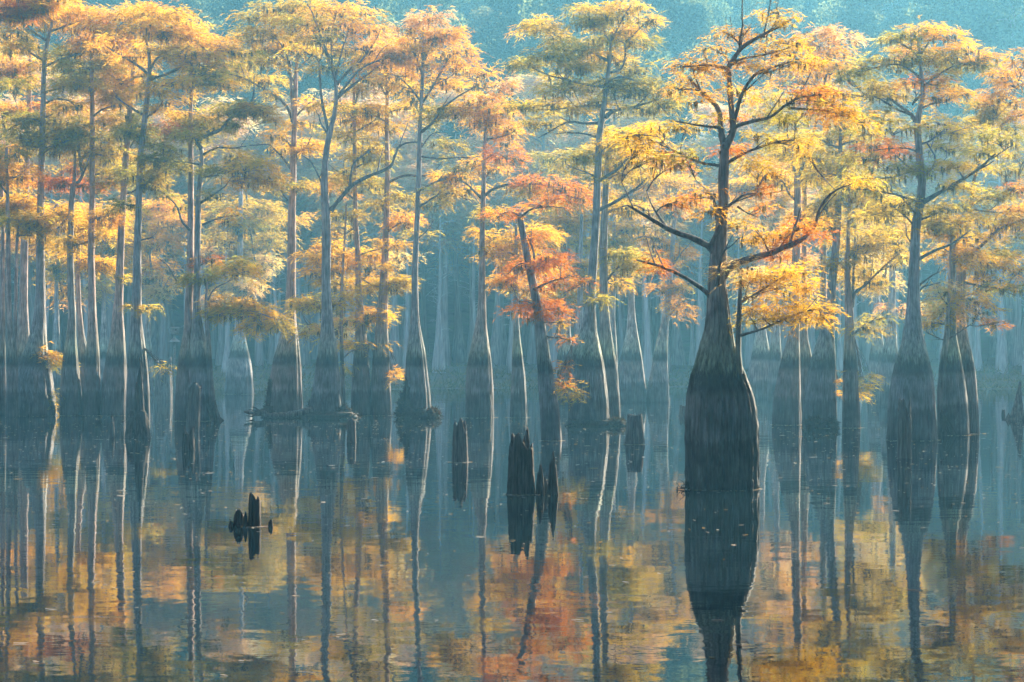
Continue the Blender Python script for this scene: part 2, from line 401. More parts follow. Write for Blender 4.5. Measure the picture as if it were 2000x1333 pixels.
# ------------------------------------------------------------------ the setting: ground, water, far wood, hillside
def shore(x): return 133 + 3.0*np.sin(x/11.0 + 0.6) + 2.0*np.sin(x/4.7) + 0.012*(x-6)**2*0.0
def ground_z(x, y):
    s = y - shore(x)
    z = np.where(s < 0, np.maximum(s*0.12, -1.6), 0.0)
    z = z + 0.95*smooth(0, 16, s) + 0.5*smooth(14, 34, s)
    z = z + 0.20*np.maximum(s-34, 0)*smooth(30, 60, s)
    z = z + (0.10*np.sin(x*1.7 + y*0.9) + 0.08*np.sin(x*0.6 - y*1.3))*smooth(0, 6, s)
    z = z + 2.2*np.sin(x/31.0+1.0)*smooth(50, 110, s)
    side = np.maximum(x - (0.235*np.maximum(y, 0) + 3.6), -x - (0.26*np.maximum(y, 0) + 7.5))*smooth(62, 52, y)   # near bank, added out of frame under the shading wood
    near = np.maximum(smooth(0, 5, side), smooth(-2.0, -7.0, y))
    return z + near*2.7*smooth(70, 50, y)
gx = np.linspace(-240, 240, 161); gy = np.concatenate([np.linspace(-60, 120, 61), np.linspace(122, 190, 60), np.linspace(194, 400, 45)])
GX, GY = np.meshgrid(gx, gy); GZ = ground_z(GX, GY)
nx, ny = len(gx), len(gy)
i = np.arange(ny-1)[:, None]*nx; j = np.arange(nx-1)[None, :]
Q = np.stack([i+j, i+j+1, i+nx+j+1, i+nx+j], -1).reshape(-1, 4)
m, n, L = new_mat('bank_soil')
tc = n.new('ShaderNodeTexCoord'); f1 = n.new('ShaderNodeTexNoise'); f1.inputs['Scale'].default_value = 0.9; f1.inputs['Detail'].default_value = 8; f1.inputs['Roughness'].default_value = 0.7
L.new(tc.outputs['Object'], f1.inputs['Vector'])
r = ramp(n, [(0.3, (0.09, 0.078, 0.06)), (0.5, (0.20, 0.165, 0.12)), (0.62, (0.15, 0.16, 0.08)), (0.75, (0.32, 0.27, 0.19))]); L.new(f1.outputs[0], r.inputs[0])
bp = n.new('ShaderNodeBump'); bp.inputs['Strength'].default_value = 1; bp.inputs['Distance'].default_value = 0.2; L.new(f1.outputs[0], bp.inputs['Height'])
p = n.new('ShaderNodeBsdfPrincipled'); p.inputs['Roughness'].default_value = 0.95; L.new(r.outputs[0], p.inputs['Base Color']); L.new(bp.outputs[0], p.inputs['Normal'])
o = n.new('ShaderNodeOutputMaterial'); L.new(p.outputs[0], o.inputs[0])
obj('ground', mesh_from('ground', np.stack([GX, GY, GZ], -1).reshape(-1, 3), Q, m, True), kind='structure')

# water: still, dark, faintly rippled. Slopes come straight from noise, so far ripples blur instead of aliasing
m, n, L = new_mat('swamp_water')
geo = n.new('ShaderNodeNewGeometry')
def slope_noise(scale, amp, stretch):
    mp = n.new('ShaderNodeMapping'); mp.inputs['Scale'].default_value = (scale*stretch, scale, scale); L.new(geo.outputs['Position'], mp.inputs[0])
    t = n.new('ShaderNodeTexNoise'); t.inputs['Scale'].default_value = 1; t.inputs['Detail'].default_value = 2; L.new(mp.outputs[0], t.inputs['Vector'])
    s1 = n.new('ShaderNodeVectorMath'); s1.operation = 'SUBTRACT'; L.new(t.outputs['Color'], s1.inputs[0]); s1.inputs[1].default_value = (0.5, 0.5, 0.5)
    s2 = n.new('ShaderNodeVectorMath'); s2.operation = 'MULTIPLY'; L.new(s1.outputs[0], s2.inputs[0]); s2.inputs[1].default_value = (amp*1.2, amp, 0)
    return s2
a1 = slope_noise(0.45, 0.006, 0.5); a2 = slope_noise(3.0, 0.013, 0.45); a3 = slope_noise(13.0, 0.011, 0.6)
ad = n.new('ShaderNodeVectorMath'); L.new(a1.outputs[0], ad.inputs[0]); L.new(a2.outputs[0], ad.inputs[1])
ad2 = n.new('ShaderNodeVectorMath'); L.new(ad.outputs[0], ad2.inputs[0]); L.new(a3.outputs[0], ad2.inputs[1])
ad3 = n.new('ShaderNodeVectorMath'); L.new(ad2.outputs[0], ad3.inputs[0]); ad3.inputs[1].default_value = (0, 0, 1)
nm = n.new('ShaderNodeVectorMath'); nm.operation = 'NORMALIZE'; L.new(ad3.outputs[0], nm.inputs[0])
p = n.new('ShaderNodeBsdfPrincipled'); p.inputs['Base Color'].default_value = (0.006, 0.016, 0.022, 1); p.inputs['Roughness'].default_value = 0.015; p.inputs['IOR'].default_value = 1.333; p.inputs['Specular IOR Level'].default_value = 0.24
L.new(nm.outputs[0], p.inputs['Normal'])
o = n.new('ShaderNodeOutputMaterial'); L.new(p.outputs[0], o.inputs[0])
obj('water', mesh_from('water', [(-238, -58, 0), (238, -58, 0), (238, 150, 0), (-238, 150, 0)], np.array([(0, 1, 2, 3)]), m), kind='structure')

# specks of fallen needles and seed scales floating on the water
NS = 4600
yy = np.clip(rng.normal(68, 17, NS), 24, 118); low = rng.random(NS) < 0.06; yy[low] = rng.uniform(19, 60, low.sum())
xx = rng.uniform(-0.235, 0.235, NS)*yy
foot = [(66, 812, 90), (139, 812, 43), (179, 812, 38), (222, 812, 54), (268, 822, 46), (380, 822, 80), (556, 808, 72), (640, 816, 72), (704, 812, 41), (744, 812, 42), (816, 816, 54), (936, 816, 58), (1013, 816, 36), (1078, 861, 42), (1152, 832, 82),
        (1193, 826, 42), (1410, 955, 131), (1537, 830, 56), (1601, 836, 64), (1663, 836, 37), (1781, 860, 92), (1860, 850, 62), (1892, 847, 52), (1018, 966, 52), (898, 903, 32), (1240, 868, 36), (497, 1029, 24), (469, 770, 56)]
near = np.nonzero(rng.random(NS) < 0.36)[0]                    # some of it has drifted against the trunks
for q in near:
    fx, fb, fw = foot[rng.integers(len(foot))]; dd = dist(fb); R = fw*0.5*dd/FPX; an_ = rng.uniform(math.pi*0.95, math.pi*2.05)
    g = R*1.02 + abs(rng.normal(0.02, 0.05)); xx[q] = wx(fx, dd) + g*math.cos(an_); yy[q] = dd + g*math.sin(an_)
sz = rng.uniform(0.008, 0.026, NS); long = rng.random(NS) < 0.06; sz[long] *= 2.2
an = rng.uniform(0, 6.28, NS)
c5 = np.arange(5)*2*math.pi/5
ex = np.cos(c5)[None, :]*sz[:, None]*rng.uniform(1.0, 3.2, (NS, 1)); ey = np.sin(c5)[None, :]*sz[:, None]
V = np.stack([xx[:, None] + ex*np.cos(an)[:, None] - ey*np.sin(an)[:, None], yy[:, None] + ex*np.sin(an)[:, None] + ey*np.cos(an)[:, None], 0.004 + 0.006*rng.random((NS, 5))], -1)
CC = np.array([(0.62, 0.50, 0.40), (0.55, 0.36, 0.16), (0.70, 0.62, 0.55)])[rng.integers(0, 3, NS)]
o = obj('floating_litter', mesh_from('floating_litter', V.reshape(-1, 3), np.arange(NS*5).reshape(-1, 5), M_LEAF, False, CC), kind='stuff')
tag(o, 'pale specks of fallen needles floating on the dark water', 'leaf litter')

# ---- generic trees of the far shore and hill (built once each, then copied)
def generic_cypress(name, seed, H, r0, flare, cols, nl=14, crown0=0.42, bare=False, size=2.0, spread=0.17):
    global rng
    keep = rng; rng = np.random.default_rng(seed)
    root = bpy.data.objects.new(name, None); COL.objects.link(root); root.empty_display_size = 0.3
    z = np.array([-0.8, 0, 0.7, 1.4, 2.1, 3.0, 5.0, H*0.55, H*0.8, H]); r = np.array([flare*1.05, flare, flare*0.96, flare*0.82, flare*0.55, r0*1.35, r0*1.05, r0*0.8, r0*0.5, r0*0.15])
    bend = rng.normal(0, 0.012, 2)
    P = np.column_stack([bend[0]*z*z/H*2.5 + 0.12*np.sin(z*0.5+seed), bend[1]*z*z/H*2.5, z])
    obj('trunk', trunk_mesh('trunk', P, r, M_HAZE_PALE_BARK if bare else M_FAR_BARK, seg=20, rings=36, flute=0.12, nf=7), root)
    lm = MB(); Lf = Leaves()
    for q in range(nl):
        h = H*(crown0 + (0.97-crown0)*(q+rng.random())/nl); a = rng.uniform(0, 6.28)
        ln = H*spread*rng.uniform(0.55, 1.25)*(1.15 - 0.55*(h/H - crown0)/(1-crown0))
        st = np.array([np.interp(h, z, P[:, 0]), np.interp(h, z, P[:, 1]), h])
        dr = np.array([math.cos(a), math.sin(a), rng.uniform(0.05, 0.55)])
        u = np.linspace(0, 1, 9)[:, None]
        C = st + dr*ln*u + np.array([0, 0, 1])*ln*0.12*np.sin(u*3.1) + np.cumsum(rng.normal(0, 0.02*ln, (9, 3)), 0)*u
        tube(lm, C, np.linspace(r0*0.34, 0.012, 9), 5)
        for f in range(3 if not bare else 4):
            i = rng.integers(3, 8); e = C[i] + unit(dr*0.6 + rng.normal(0, 0.6, 3))*ln*rng.uniform(0.25, 0.5)
            q4 = np.linspace(0, 1, 5)[:, None]
            tube(lm, C[i] + (e-C[i])*q4 + rng.normal(0, 0.03, (5, 3))*ln*q4, np.linspace(r0*0.15, 0.008, 5), 4)
            if not bare: pad_needles(Lf, e, ln*0.42, ln*0.36, ln*0.14, np.array(cols[rng.integers(len(cols))]), dr*np.array([1, 1, 0]), 0.9, size)
        if not bare:
            pad_needles(Lf, C[-1], ln*0.5, ln*0.42, ln*0.15, np.array(cols[rng.integers(len(cols))]), dr*np.array([1, 1, 0]), 0.9, size)
            pad_needles(Lf, C[5], ln*0.4, ln*0.4, ln*0.14, np.array(cols[rng.integers(len(cols))]), dr*np.array([1, 1, 0]), 0.7, size)
    obj('limbs', lm.mesh('limbs', M_HAZE_PALE_BARK if bare else M_FAR_BARK), root, kind='stuff')
    if not bare: obj('crown', Lf.mesh('crown', M_LEAF), root, kind='stuff')
    rng = keep
    return root
def hill_tree(name, seed, H, cr, cols, pine=False):
    global rng
    keep = rng; rng = np.random.default_rng(seed)
    root = bpy.data.objects.new(name, None); COL.objects.link(root)
    z = np.array([-1.5, 0, 1.0, H*0.4, H*0.75, H*0.97]); r = np.array([0.42, 0.40, 0.33, 0.27, 0.16, 0.04])
    P = np.column_stack([0.25*np.sin(z*0.25+seed), 0.2*np.cos(z*0.3), z])
    obj('trunk', trunk_mesh('trunk', P, r, M_FAR_BARK, seg=12, rings=24, flute=0.04, nf=5), root)
    lm = MB(); Lf = Leaves()
    nb = 34
    for q in range(nb):
        u = (q+rng.random())/nb; h = H*(0.34 + 0.64*u); a = rng.uniform(0, 6.28)
        prof = math.sin(math.pi*min(1, 0.16 + 0.84*u))**0.7 if not pine else (1.05-u)**0.7
        ln = cr*prof*rng.uniform(0.35, 1.05)
        st = np.array([0, 0, h - ln*0.35]); e = st + np.array([math.cos(a)*ln, math.sin(a)*ln, ln*0.4 + rng.normal(0, 0.3)])
        tube(lm, np.linspace(st, e, 5) + rng.normal(0, 0.06, (5, 3)), np.linspace(0.10, 0.03, 5), 4)
        k = 900; rad = rng.uniform(0.8, 2.1)
        Bp = e + unit(rng.normal(size=(k, 3)))*(rng.random((k, 1))**0.3)*rad*np.array([1.15, 1.15, 0.62])
        D = unit(rng.normal(size=(k, 3)) + np.array([0, 0, 0.25 if pine else -0.1]))
        c = np.array(cols[rng.integers(len(cols))])*rng.uniform(0.75, 1.25)
        Lf.needles(Bp, D, rng.uniform(0.16, 0.34, k), rng.uniform(0.12, 0.24, k), np.clip(c[None, :]*rng.uniform(0.7, 1.3, (k, 1)), 0.01, 0.8))
    obj('limbs', lm.mesh('limbs', M_FAR_BARK), root, kind='stuff')
    obj('crown', Lf.mesh('crown', M_LEAF), root, kind='stuff')
    rng = keep
    return root
def plant(protos, spots, label, cat, group, smin=0.85, smax=1.15):
    used = set()
    for (x, y, pi) in spots:
        pr = protos[pi % len(protos)]
        if pr.name in used: t = copy_tree(pr)
        else: t = pr; used.add(pr.name)
        s = rng.uniform(smin, smax)
        t.location = (x, y, float(ground_z(np.array(x), np.array(y))) - 0.05); t.rotation_euler = (rng.normal(0, 0.025), rng.normal(0, 0.03), rng.uniform(0, 6.28)); t.scale = (s, s, s*rng.uniform(0.94, 1.06))
        tag(t, label, cat, group)

PK = [(0.78, 0.45, 0.20), (0.80, 0.52, 0.20), (0.76, 0.40, 0.20), (0.80, 0.58, 0.26)]
GD = [(0.66, 0.42, 0.10), (0.55, 0.42, 0.11), (0.66, 0.34, 0.10), (0.40, 0.34, 0.10)]
pk = [generic_cypress('pink_cypress', 31+k, (16.5, 15.0, 17.5)[k], 0.19, 0.55, PK, nl=15, crown0=0.48, size=2.3) for k in range(3)]
bare = [generic_cypress('bare_cypress', 51+k, (14.0, 12.0, 15.0)[k], (0.12, 0.10, 0.15)[k], (0.34, 0.26, 0.40)[k], PK, nl=11, crown0=0.28, bare=True, spread=0.13) for k in range(3)]
#gd = [generic_cypress('golden_cypress', 71+k, (15.0, 13.5)[k], 0.19, 0.6, GD, nl=16, crown0=0.40, size=2.0) for k in range(2)]
hl = [hill_tree('hillside_pine', 91+k, (25, 22, 27)[k], (4.6, 4.2, 4.4)[k], [(0.11, 0.15, 0.07), (0.085, 0.12, 0.06), (0.16, 0.19, 0.08)], pine=(k == 2)) for k in range(3)]  # hill greens lightened in the colour to stand in for brighter haze
hl2 = [hill_tree('hillside_oak', 97, 21, 4.8, [(0.22, 0.23, 0.09), (0.15, 0.18, 0.08), (0.28, 0.25, 0.10)])]

sp = []
for row, (y0, step) in enumerate(((150, 3.1), (157, 3.3), (166, 3.6))):
    x = -46.0 + row
    while x < 46:
        sp.append((x + rng.normal(0, 0.7), y0 + rng.normal(0, 1.8), rng.integers(0, 3))); x += step*rng.uniform(0.75, 1.3)
plant(pk, sp, 'pale pink and orange cypress in the hazy wood on the far bank', 'tree', 'pink cypresses of the far wood', 0.8, 1.12)
sp = []
for row, (y0, step) in enumerate(((145, 1.9), (152, 1.5), (160, 1.5))):
    x = -42.0
    while x < 42:
        sp.append((x + rng.normal(0, 0.4), y0 + rng.normal(0, 2.2), rng.integers(0, 3))); x += step*rng.uniform(0.5, 1.5)
plant(bare, sp, 'thin bare grey trunk in the blue wood on the far bank', 'tree', 'bare trunks of the far wood', 0.75, 1.1)
sp = []; sp2 = []
for row in range(10):
    y0 = 174 + row*11.0; half = 62 + row*4.6
    x = -half + rng.uniform(0, 3)
    while x < half:
        (sp if rng.random() < 0.72 else sp2).append((x, y0 + rng.normal(0, 2.5), rng.integers(0, 3))); x += rng.uniform(5.0, 10.0)
plant(hl, sp, 'tall blue-green pine fading into haze on the hillside', 'tree', 'pines on the hazy hillside', 0.75, 1.25)
plant(hl2, sp2, 'round-headed broadleaf tree fading into haze on the hillside', 'tree', 'broadleaf trees on the hazy hillside', 0.85, 1.2)

# undergrowth on the bank
Lf = Leaves()
NB = 26000
bx = rng.uniform(-44, 44, NB); by = shore(bx) + np.abs(rng.normal(0, 9, NB)) + 0.4
B = np.column_stack([bx, by, ground_z(bx, by)])
D = rng.normal(0, 0.7, (NB, 3)); D[:, 2] = np.abs(D[:, 2]) + 0.25
c = np.array([(0.28, 0.22, 0.14), (0.16, 0.16, 0.06), (0.34, 0.25, 0.12), (0.10, 0.12, 0.05)])[rng.integers(0, 4, NB)]
Lf.needles(B, D, rng.uniform(0.15, 0.7, NB), rng.uniform(0.015, 0.06, NB), c)
o = obj('undergrowth', Lf.mesh('undergrowth', M_LEAF), kind='stuff'); tag(o, 'dry grass and brush along the far bank', 'undergrowth')

# unseen wood added round the viewpoint to shade the water and air close by
Lf = Leaves(); V_ = []
mb = MB(); spots = []
for q in range(900):
    x, y = rng.uniform(-46, 46), rng.uniform(-40, 52)
    if x > 0.235*max(y, 0) + (6.2 if y < 14 else 4.8) or x < -0.26*max(y, 0) - 10.5 or y < -9:
        if all((x-a)**2 + (y-b)**2 > 22 for a, b in spots): spots.append((x, y))
for (x, y) in spots:
    H = rng.uniform(19, 27); z0 = float(ground_z(np.array(x), np.array(y)))
    tube(mb, np.array([(x, y, z0-0.6), (x+0.1, y, z0+H*0.4), (x, y+0.2, z0+H*0.95)]), np.array([0.36, 0.26, 0.05]), 8)
    k = 2600; u = rng.random(k); a = rng.uniform(0, 6.28, k); r = (3.4*(1.08-u)**0.5)*np.sqrt(rng.random(k))
    r = np.minimum(r, np.maximum(np.hypot(x, y), 3.0))
    lim = 0.24*np.maximum(y, 0) + 1.5
    B = np.column_stack([x + r*np.cos(a), y + r*np.sin(a), z0 + H*(0.16 + 0.84*u)])
    B = B[np.abs(B[:, 0]) > 0.225*np.maximum(B[:, 1], 0) + np.where(B[:, 1] < 14, 5.0, 2.6)] if y > -6 else B[B[:, 1] < -5]
    k = len(B)
    Lf.needles(B, unit(rng.normal(size=(k, 3))), rng.uniform(0.35, 0.7, k), rng.uniform(0.25, 0.45, k), np.array([(0.06, 0.08, 0.035), (0.09, 0.11, 0.04)])[rng.integers(0, 2, k)])
# unseen cypress stand added beyond the right edge to shade the low air
spots = []
for q in range(2500):
    y = rng.uniform(72, 124); x = rng.uniform(0.225*y + 3.6, 0.225*y + 40)
    if all((x-a)**2 + (y-b)**2 > 26 for a, b in spots): spots.append((x, y))
for (x, y) in spots:
    H = rng.uniform(10.5, 14.5)
    tube(mb, np.array([(x, y, -0.6), (x, y, 1.2), (x, y, 2.6), (x+0.1, y, H*0.5), (x, y+0.2, H*0.95)]), np.array([0.5, 0.46, 0.22, 0.15, 0.04]), 8)
    for b in range(15):
        h = H*(0.42 + 0.56*b/15); a = rng.uniform(0, 6.28); r = rng.uniform(0.5, 2.5)*(1.15 - 0.5*b/15); k = 80
        c = np.array([x + r*math.cos(a), y + r*math.sin(a), h])
        B = c + rng.normal(0, 1, (k, 3))*np.array([0.55, 0.55, 0.16])
        B = B[B[:, 0] > 0.2205*B[:, 1] + 0.4]; k = len(B)
        if k: Lf.needles(B, unit(rng.normal(0, 1, (k, 3))*np.array([1, 1, 0.5])), rng.uniform(0.25, 0.5, k), rng.uniform(0.10, 0.2, k), np.array([(0.6, 0.43, 0.06), (0.72, 0.38, 0.05)])[rng.integers(0, 2, k)])
o = obj('added_shade_wood', Lf.mesh('added_shade_wood', M_LEAF), kind='stuff'); tag(o, 'unseen wood added beside the viewpoint and beyond the right edge for its shade', 'wood')
o2 = obj('trunks', mb.mesh('trunks', M_FAR_BARK), o, kind='stuff')

# air: one closed box of thin mist round camera, lake, wood and hill
m, n, L = new_mat('morning_mist')
pv = n.new('ShaderNodeVolumePrincipled'); pv.inputs['Color'].default_value = HAZE_COLOUR; pv.inputs['Density'].default_value = HAZE_DENSITY; pv.inputs['Anisotropy'].default_value = 0.56
o = n.new('ShaderNodeOutputMaterial'); L.new(pv.outputs[0], o.inputs['Volume'])
X, Y0, Y1, Z0, Z1 = 250, -70, 410, -3.0, 66.0
V = [(-X, Y0, Z0), (X, Y0, Z0), (X, Y1, Z0), (-X, Y1, Z0), (-X, Y0, Z1), (X, Y0, Z1), (X, Y1, Z1), (-X, Y1, Z1)]
hz = obj('haze', mesh_from('haze', V, np.array([(0, 3, 2, 1), (4, 5, 6, 7), (0, 1, 5, 4), (1, 2, 6, 5), (2, 3, 7, 6), (3, 0, 4, 7)]), m), kind='stuff')
tag(hz, 'pale blue morning mist filling the air over the lake', 'haze')

# ------------------------------------------------------------------ the cypresses standing in the lake (photo pixels: x, y, width)
def T(name, label, base, x, **k): return Tree(name, label, base, x, **k)

# --- left cluster
t = T('pond_cypress', 'slim grey trunk cut off by the left edge of the photo', 811, 2)
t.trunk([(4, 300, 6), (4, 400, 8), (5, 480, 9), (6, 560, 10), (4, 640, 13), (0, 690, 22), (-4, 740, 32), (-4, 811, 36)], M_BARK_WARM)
t.limb([(5, 420), (30, 400), (52, 392)], 4); t.limb([(4, 350), (-20, 320), (-40, 312)], 4)
t.pads([(20, 405, 34, 15, 'y'), (48, 398, 26, 12, 'g'), (-12, 350, 35, 14, 'o'), (10, 445, 24, 12, 'y'), (8, 290, 40, 14, 'o')]); t.done()

t = T('pond_cypress', 'very thin leaning trunk, third from the left edge, with bright sunlit edge', 814, 26)
t.trunk([(13, 290, 5), (15, 360, 6), (16, 450, 8), (17, 560, 9), (20, 640, 11), (23, 690, 18), (24, 740, 22), (24, 814, 24)], M_BARK_WARM)
t.trunk([(37, 430, 5), (33, 480, 6), (31, 560, 7), (30, 640, 8), (31, 680, 9), (30, 720, 12)], M_BARK_WARM, name='side_stem', flute=0.06)
t.limb([(15, 380), (-6, 350), (-20, 330)], 4); t.limb([(37, 440), (52, 430), (70, 440)], 4)
t.pads([(25, 425, 28, 12, 'y'), (-5, 330, 36, 12, 'o'), (40, 340, 36, 12, 'o'), (64, 455, 22, 12, 'g'), (20, 300, 30, 12, 'n')]); t.done()

t = T('pond_cypress', 'reddish trunk rising behind the leftmost big cypress with swollen base', 800, 46)
t.trunk([(60, 95, 5), (58, 140, 7), (57, 211, 9), (54, 290, 10), (51, 363, 11), (49, 440, 13), (47, 520, 15), (46, 600, 17), (45, 660, 25), (42, 700, 36), (40, 750, 44), (40, 800, 46)], M_BARK_WARM)
t.limb([(57, 240), (30, 222), (2, 214)], 5); t.limb([(53, 320), (25, 345), (-5, 352)], 5); t.limb([(58, 170), (35, 150), (12, 130)], 4); t.limb([(54, 290), (75, 270), (100, 268)], 4)
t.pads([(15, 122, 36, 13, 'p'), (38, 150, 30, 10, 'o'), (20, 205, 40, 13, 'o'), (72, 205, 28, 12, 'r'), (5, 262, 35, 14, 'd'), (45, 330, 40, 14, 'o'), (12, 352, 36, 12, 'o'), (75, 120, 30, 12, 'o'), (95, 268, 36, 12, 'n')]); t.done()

t = T('bald_cypress', 'big grey cypress with wide fluted base and leafy sprout at left', 812, 66)
t.trunk([(101, 46, 5), (97, 62, 7), (91, 85, 9), (87, 115, 10), (85, 200, 11), (82, 300, 12), (80, 400, 14), (79, 500, 17), (80, 580, 20), (78, 630, 26), (72, 668, 38), (68, 700, 54), (66, 740, 72), (66, 790, 86), (66, 812, 90)], M_BARK, flute=0.16, nf=12, seg=84)
t.limb([(91, 80), (70, 66), (46, 50)], 5); t.limb([(83, 117), (60, 104), (36, 86), (10, 80)], 5.5); t.limb([(88, 130), (120, 118), (178, 102), (215, 92)], 5.5)
t.limb([(98, 62), (125, 52), (155, 40)], 4.5); t.limb([(86, 180), (120, 172), (150, 160)], 4); t.limb([(84, 205), (110, 195), (140, 200), (160, 215)], 4)
t.limb([(83, 240), (60, 232), (20, 232)], 4.5); t.limb([(81, 290), (65, 275), (35, 270)], 4); t.limb([(82, 300), (110, 285), (140, 272)], 4)
t.limb([(80, 455), (100, 440), (125, 420)], 4, mat=M_LIMB)
t.pads([(30, 12, 55, 18, 'o'), (95, 14, 50, 18, 'o'), (150, 22, 50, 16, 'o'), (60, 36, 45, 14, 'g'), (118, 40, 45, 13, 'g'), (165, 50, 45, 13, 'o'), (24, 62, 36, 12, 'y'), (205, 60, 40, 13, 'o'),
        (30, 90, 36, 12, 'g'), (60, 84, 24, 10, 'n'), (150, 98, 50, 13, 'n'), (196, 92, 42, 12, 'o'), (130, 130, 48, 13, 'n'), (20, 165, 42, 12, 'n'), (140, 165, 45, 12, 'y'), (120, 205, 40, 12, 'o'),
        (30, 232, 46, 14, 'n'), (125, 232, 48, 14, 'n'), (50, 258, 42, 13, 'd'), (105, 278, 42, 13, 'n'), (40, 285, 36, 12, 'n'), (140, 262, 36, 12, 'n'), (118, 418, 32, 12, 'g')], dens=1.05)
t.pads([(88, 700, 22, 12, 'n'), (92, 690, 14, 14, 'o'), (112, 708, 14, 8, 'y'), (102, 770, 7, 14, 'y'), (103, 790, 7, 12, 'g')], dens=1.1, moss=0.2); t.done()

t = T('pond_cypress', 'pale lichened cypress with forked top, left of the straight reddish trunk', 812, 139)
t.trunk([(143, 360, 10), (139, 400, 11), (137, 480, 12), (138, 560, 13), (140, 620, 15), (139, 660, 19), (138, 690, 26), (138, 740, 36), (139, 790, 42), (139, 812, 43)], M_BARK_MOSSY, nf=8)
t.trunk([(146, 250, 4), (146, 290, 5), (146, 330, 6), (143, 366, 8)], M_BARK_MOSSY, name='left_fork', flute=0.05, seg=20, rings=24)
t.limb([(143, 366), (160, 345), (156, 318), (152, 285), (155, 255)], 7, 4, slope=0.1)
t.limb([(137, 420), (120, 440), (105, 462)], 3.5); t.limb([(142, 365), (118, 352), (92, 354)], 3.5); t.limb([(146, 270), (122, 282), (90, 290)], 4); t.limb([(156, 320), (172, 300), (196, 292)], 3.5)
t.pads([(150, 245, 38, 13, 'n'), (112, 268, 40, 13, 'n'), (172, 288, 34, 11, 'y'), (118, 352, 52, 8, 'r'), (165, 360, 40, 9, 'r'), (108, 412, 40, 14, 'g'), (124, 470, 28, 12, 'y'), (130, 250, 34, 12, 'y')]); t.done()

t = T('dead_cypress', 'thin dead trunk with broken forked top behind the lichened forked cypress', 806, 163)
t.trunk([(157, 436, 6), (154, 460, 9), (152, 540, 9), (154, 600, 9), (158, 650, 12), (163, 690, 20), (165, 740, 26), (166, 806, 30)], M_BARK_WARM, nf=7, flat_top=True)
t.limb([(155, 452), (162, 440), (168, 436)], 5, 3); t.limb([(153, 512), (170, 505), (200, 515)], 3, mat=M_LIMB)
t.pads([(200, 520, 28, 10, 'g'), (185, 440, 34, 14, 'g')]); t.done()

t = T('pond_cypress', 'straight reddish trunk with narrow flared base right of the forked cypress', 812, 179)
t.trunk([(178, 84, 5), (178, 109, 7), (180, 198, 9), (180, 297, 11), (180, 396, 12), (178, 500, 14), (180, 580, 15), (181, 630, 18), (181, 660, 22), (180, 700, 29), (179, 750, 34), (179, 812, 38)], M_BARK_WARM, nf=8)
t.limb([(178, 140), (196, 122), (214, 118)], 4); t.limb([(179, 170), (156, 160), (130, 165)], 4); t.limb([(180, 230), (202, 215), (230, 210)], 4.5); t.limb([(180, 300), (210, 305), (236, 300)], 4)
t.limb([(178, 100), (168, 84), (160, 72)], 3.5); t.limb([(180, 430), (196, 425), (220, 418)], 3.5); t.limb([(179, 470), (150, 480), (135, 482)], 3.5)
t.pads([(180, 80, 42, 14, 'o'), (222, 72, 36, 13, 'o'), (160, 125, 40, 13, 'n'), (205, 128, 42, 13, 'y'), (215, 170, 44, 13, 'g'), (165, 158, 36, 12, 'n'), (200, 232, 36, 14, 'g'), (222, 252, 32, 13, 'n'), (190, 270, 34, 12, 'n'),
        (222, 300, 34, 14, 'y'), (215, 330, 38, 14, 'y'), (205, 418, 36, 16, 'g'), (195, 455, 32, 14, 'g')]); t.done()

t = T('pond_cypress', 'tall cypress leaning right with broad fluted base beside the dark snag', 812, 222)
t.trunk([(266, 60, 5), (264, 80, 6), (261, 132, 8), (254, 211, 10), (246, 317, 12), (241, 396, 13), (236, 500, 15), (234, 580, 17), (231, 630, 23), (229, 670, 32), (226, 710, 42), (223, 760, 50), (222, 812, 54)], M_BARK_WARM, flute=0.15, nf=10)
t.limb([(261, 152), (285, 150), (296, 148)], 4); t.limb([(258, 175), (235, 160), (205, 140)], 4); t.limb([(252, 215), (232, 195), (208, 190)], 3.5); t.limb([(247, 300), (268, 262), (282, 240)], 4); t.limb([(242, 380), (262, 372), (280, 350)], 3.5)
t.pads([(240, 22, 46, 15, 'o'), (285, 22, 40, 14, 'y'), (245, 60, 40, 13, 'y'), (218, 110, 34, 12, 'o'), (232, 152, 30, 11, 'g'), (225, 345, 36, 13, 'n'), (256, 340, 30, 12, 'n'), (268, 240, 26, 10, 'n'), (240, 540, 12, 6, 'y')]); t.done()

t = T('bald_cypress', 'blue-grey cypress with long silvery forked limbs behind the dark snag', 822, 268)
t.trunk([(274, 50, 4), (290, 82, 5), (294, 132, 7), (290, 165, 9), (284, 231, 11), (274, 317, 11), (272, 396, 12), (269, 500, 15), (268, 580, 18), (267, 630, 22), (267, 665, 28), (268, 700, 36), (269, 750, 42), (269, 822, 46)], M_BARK, nf=8)
t.limb([(293, 150), (272, 130), (248, 114), (220, 98), (198, 84)], 6, 2.5); t.limb([(292, 155), (330, 142), (362, 122), (392, 104), (430, 98)], 6.5, 2.5); t.limb([(294, 135), (312, 112), (345, 108), (372, 92)], 5)
t.limb([(284, 228), (262, 214), (240, 200), (222, 186)], 5, 2); t.limb([(286, 230), (305, 215), (318, 195)], 5, 2); t.limb([(275, 365), (300, 348), (325, 330)], 5, 2.5); t.limb([(276, 370), (290, 355), (302, 330)], 4)
t.limb([(272, 470), (288, 466), (299, 464)], 4, 2); t.limb([(273, 290), (300, 282), (320, 280)], 4); t.limb([(283, 240), (262, 250), (250, 262)], 3.5); t.limb([(270, 400), (255, 402), (240, 400)], 3)
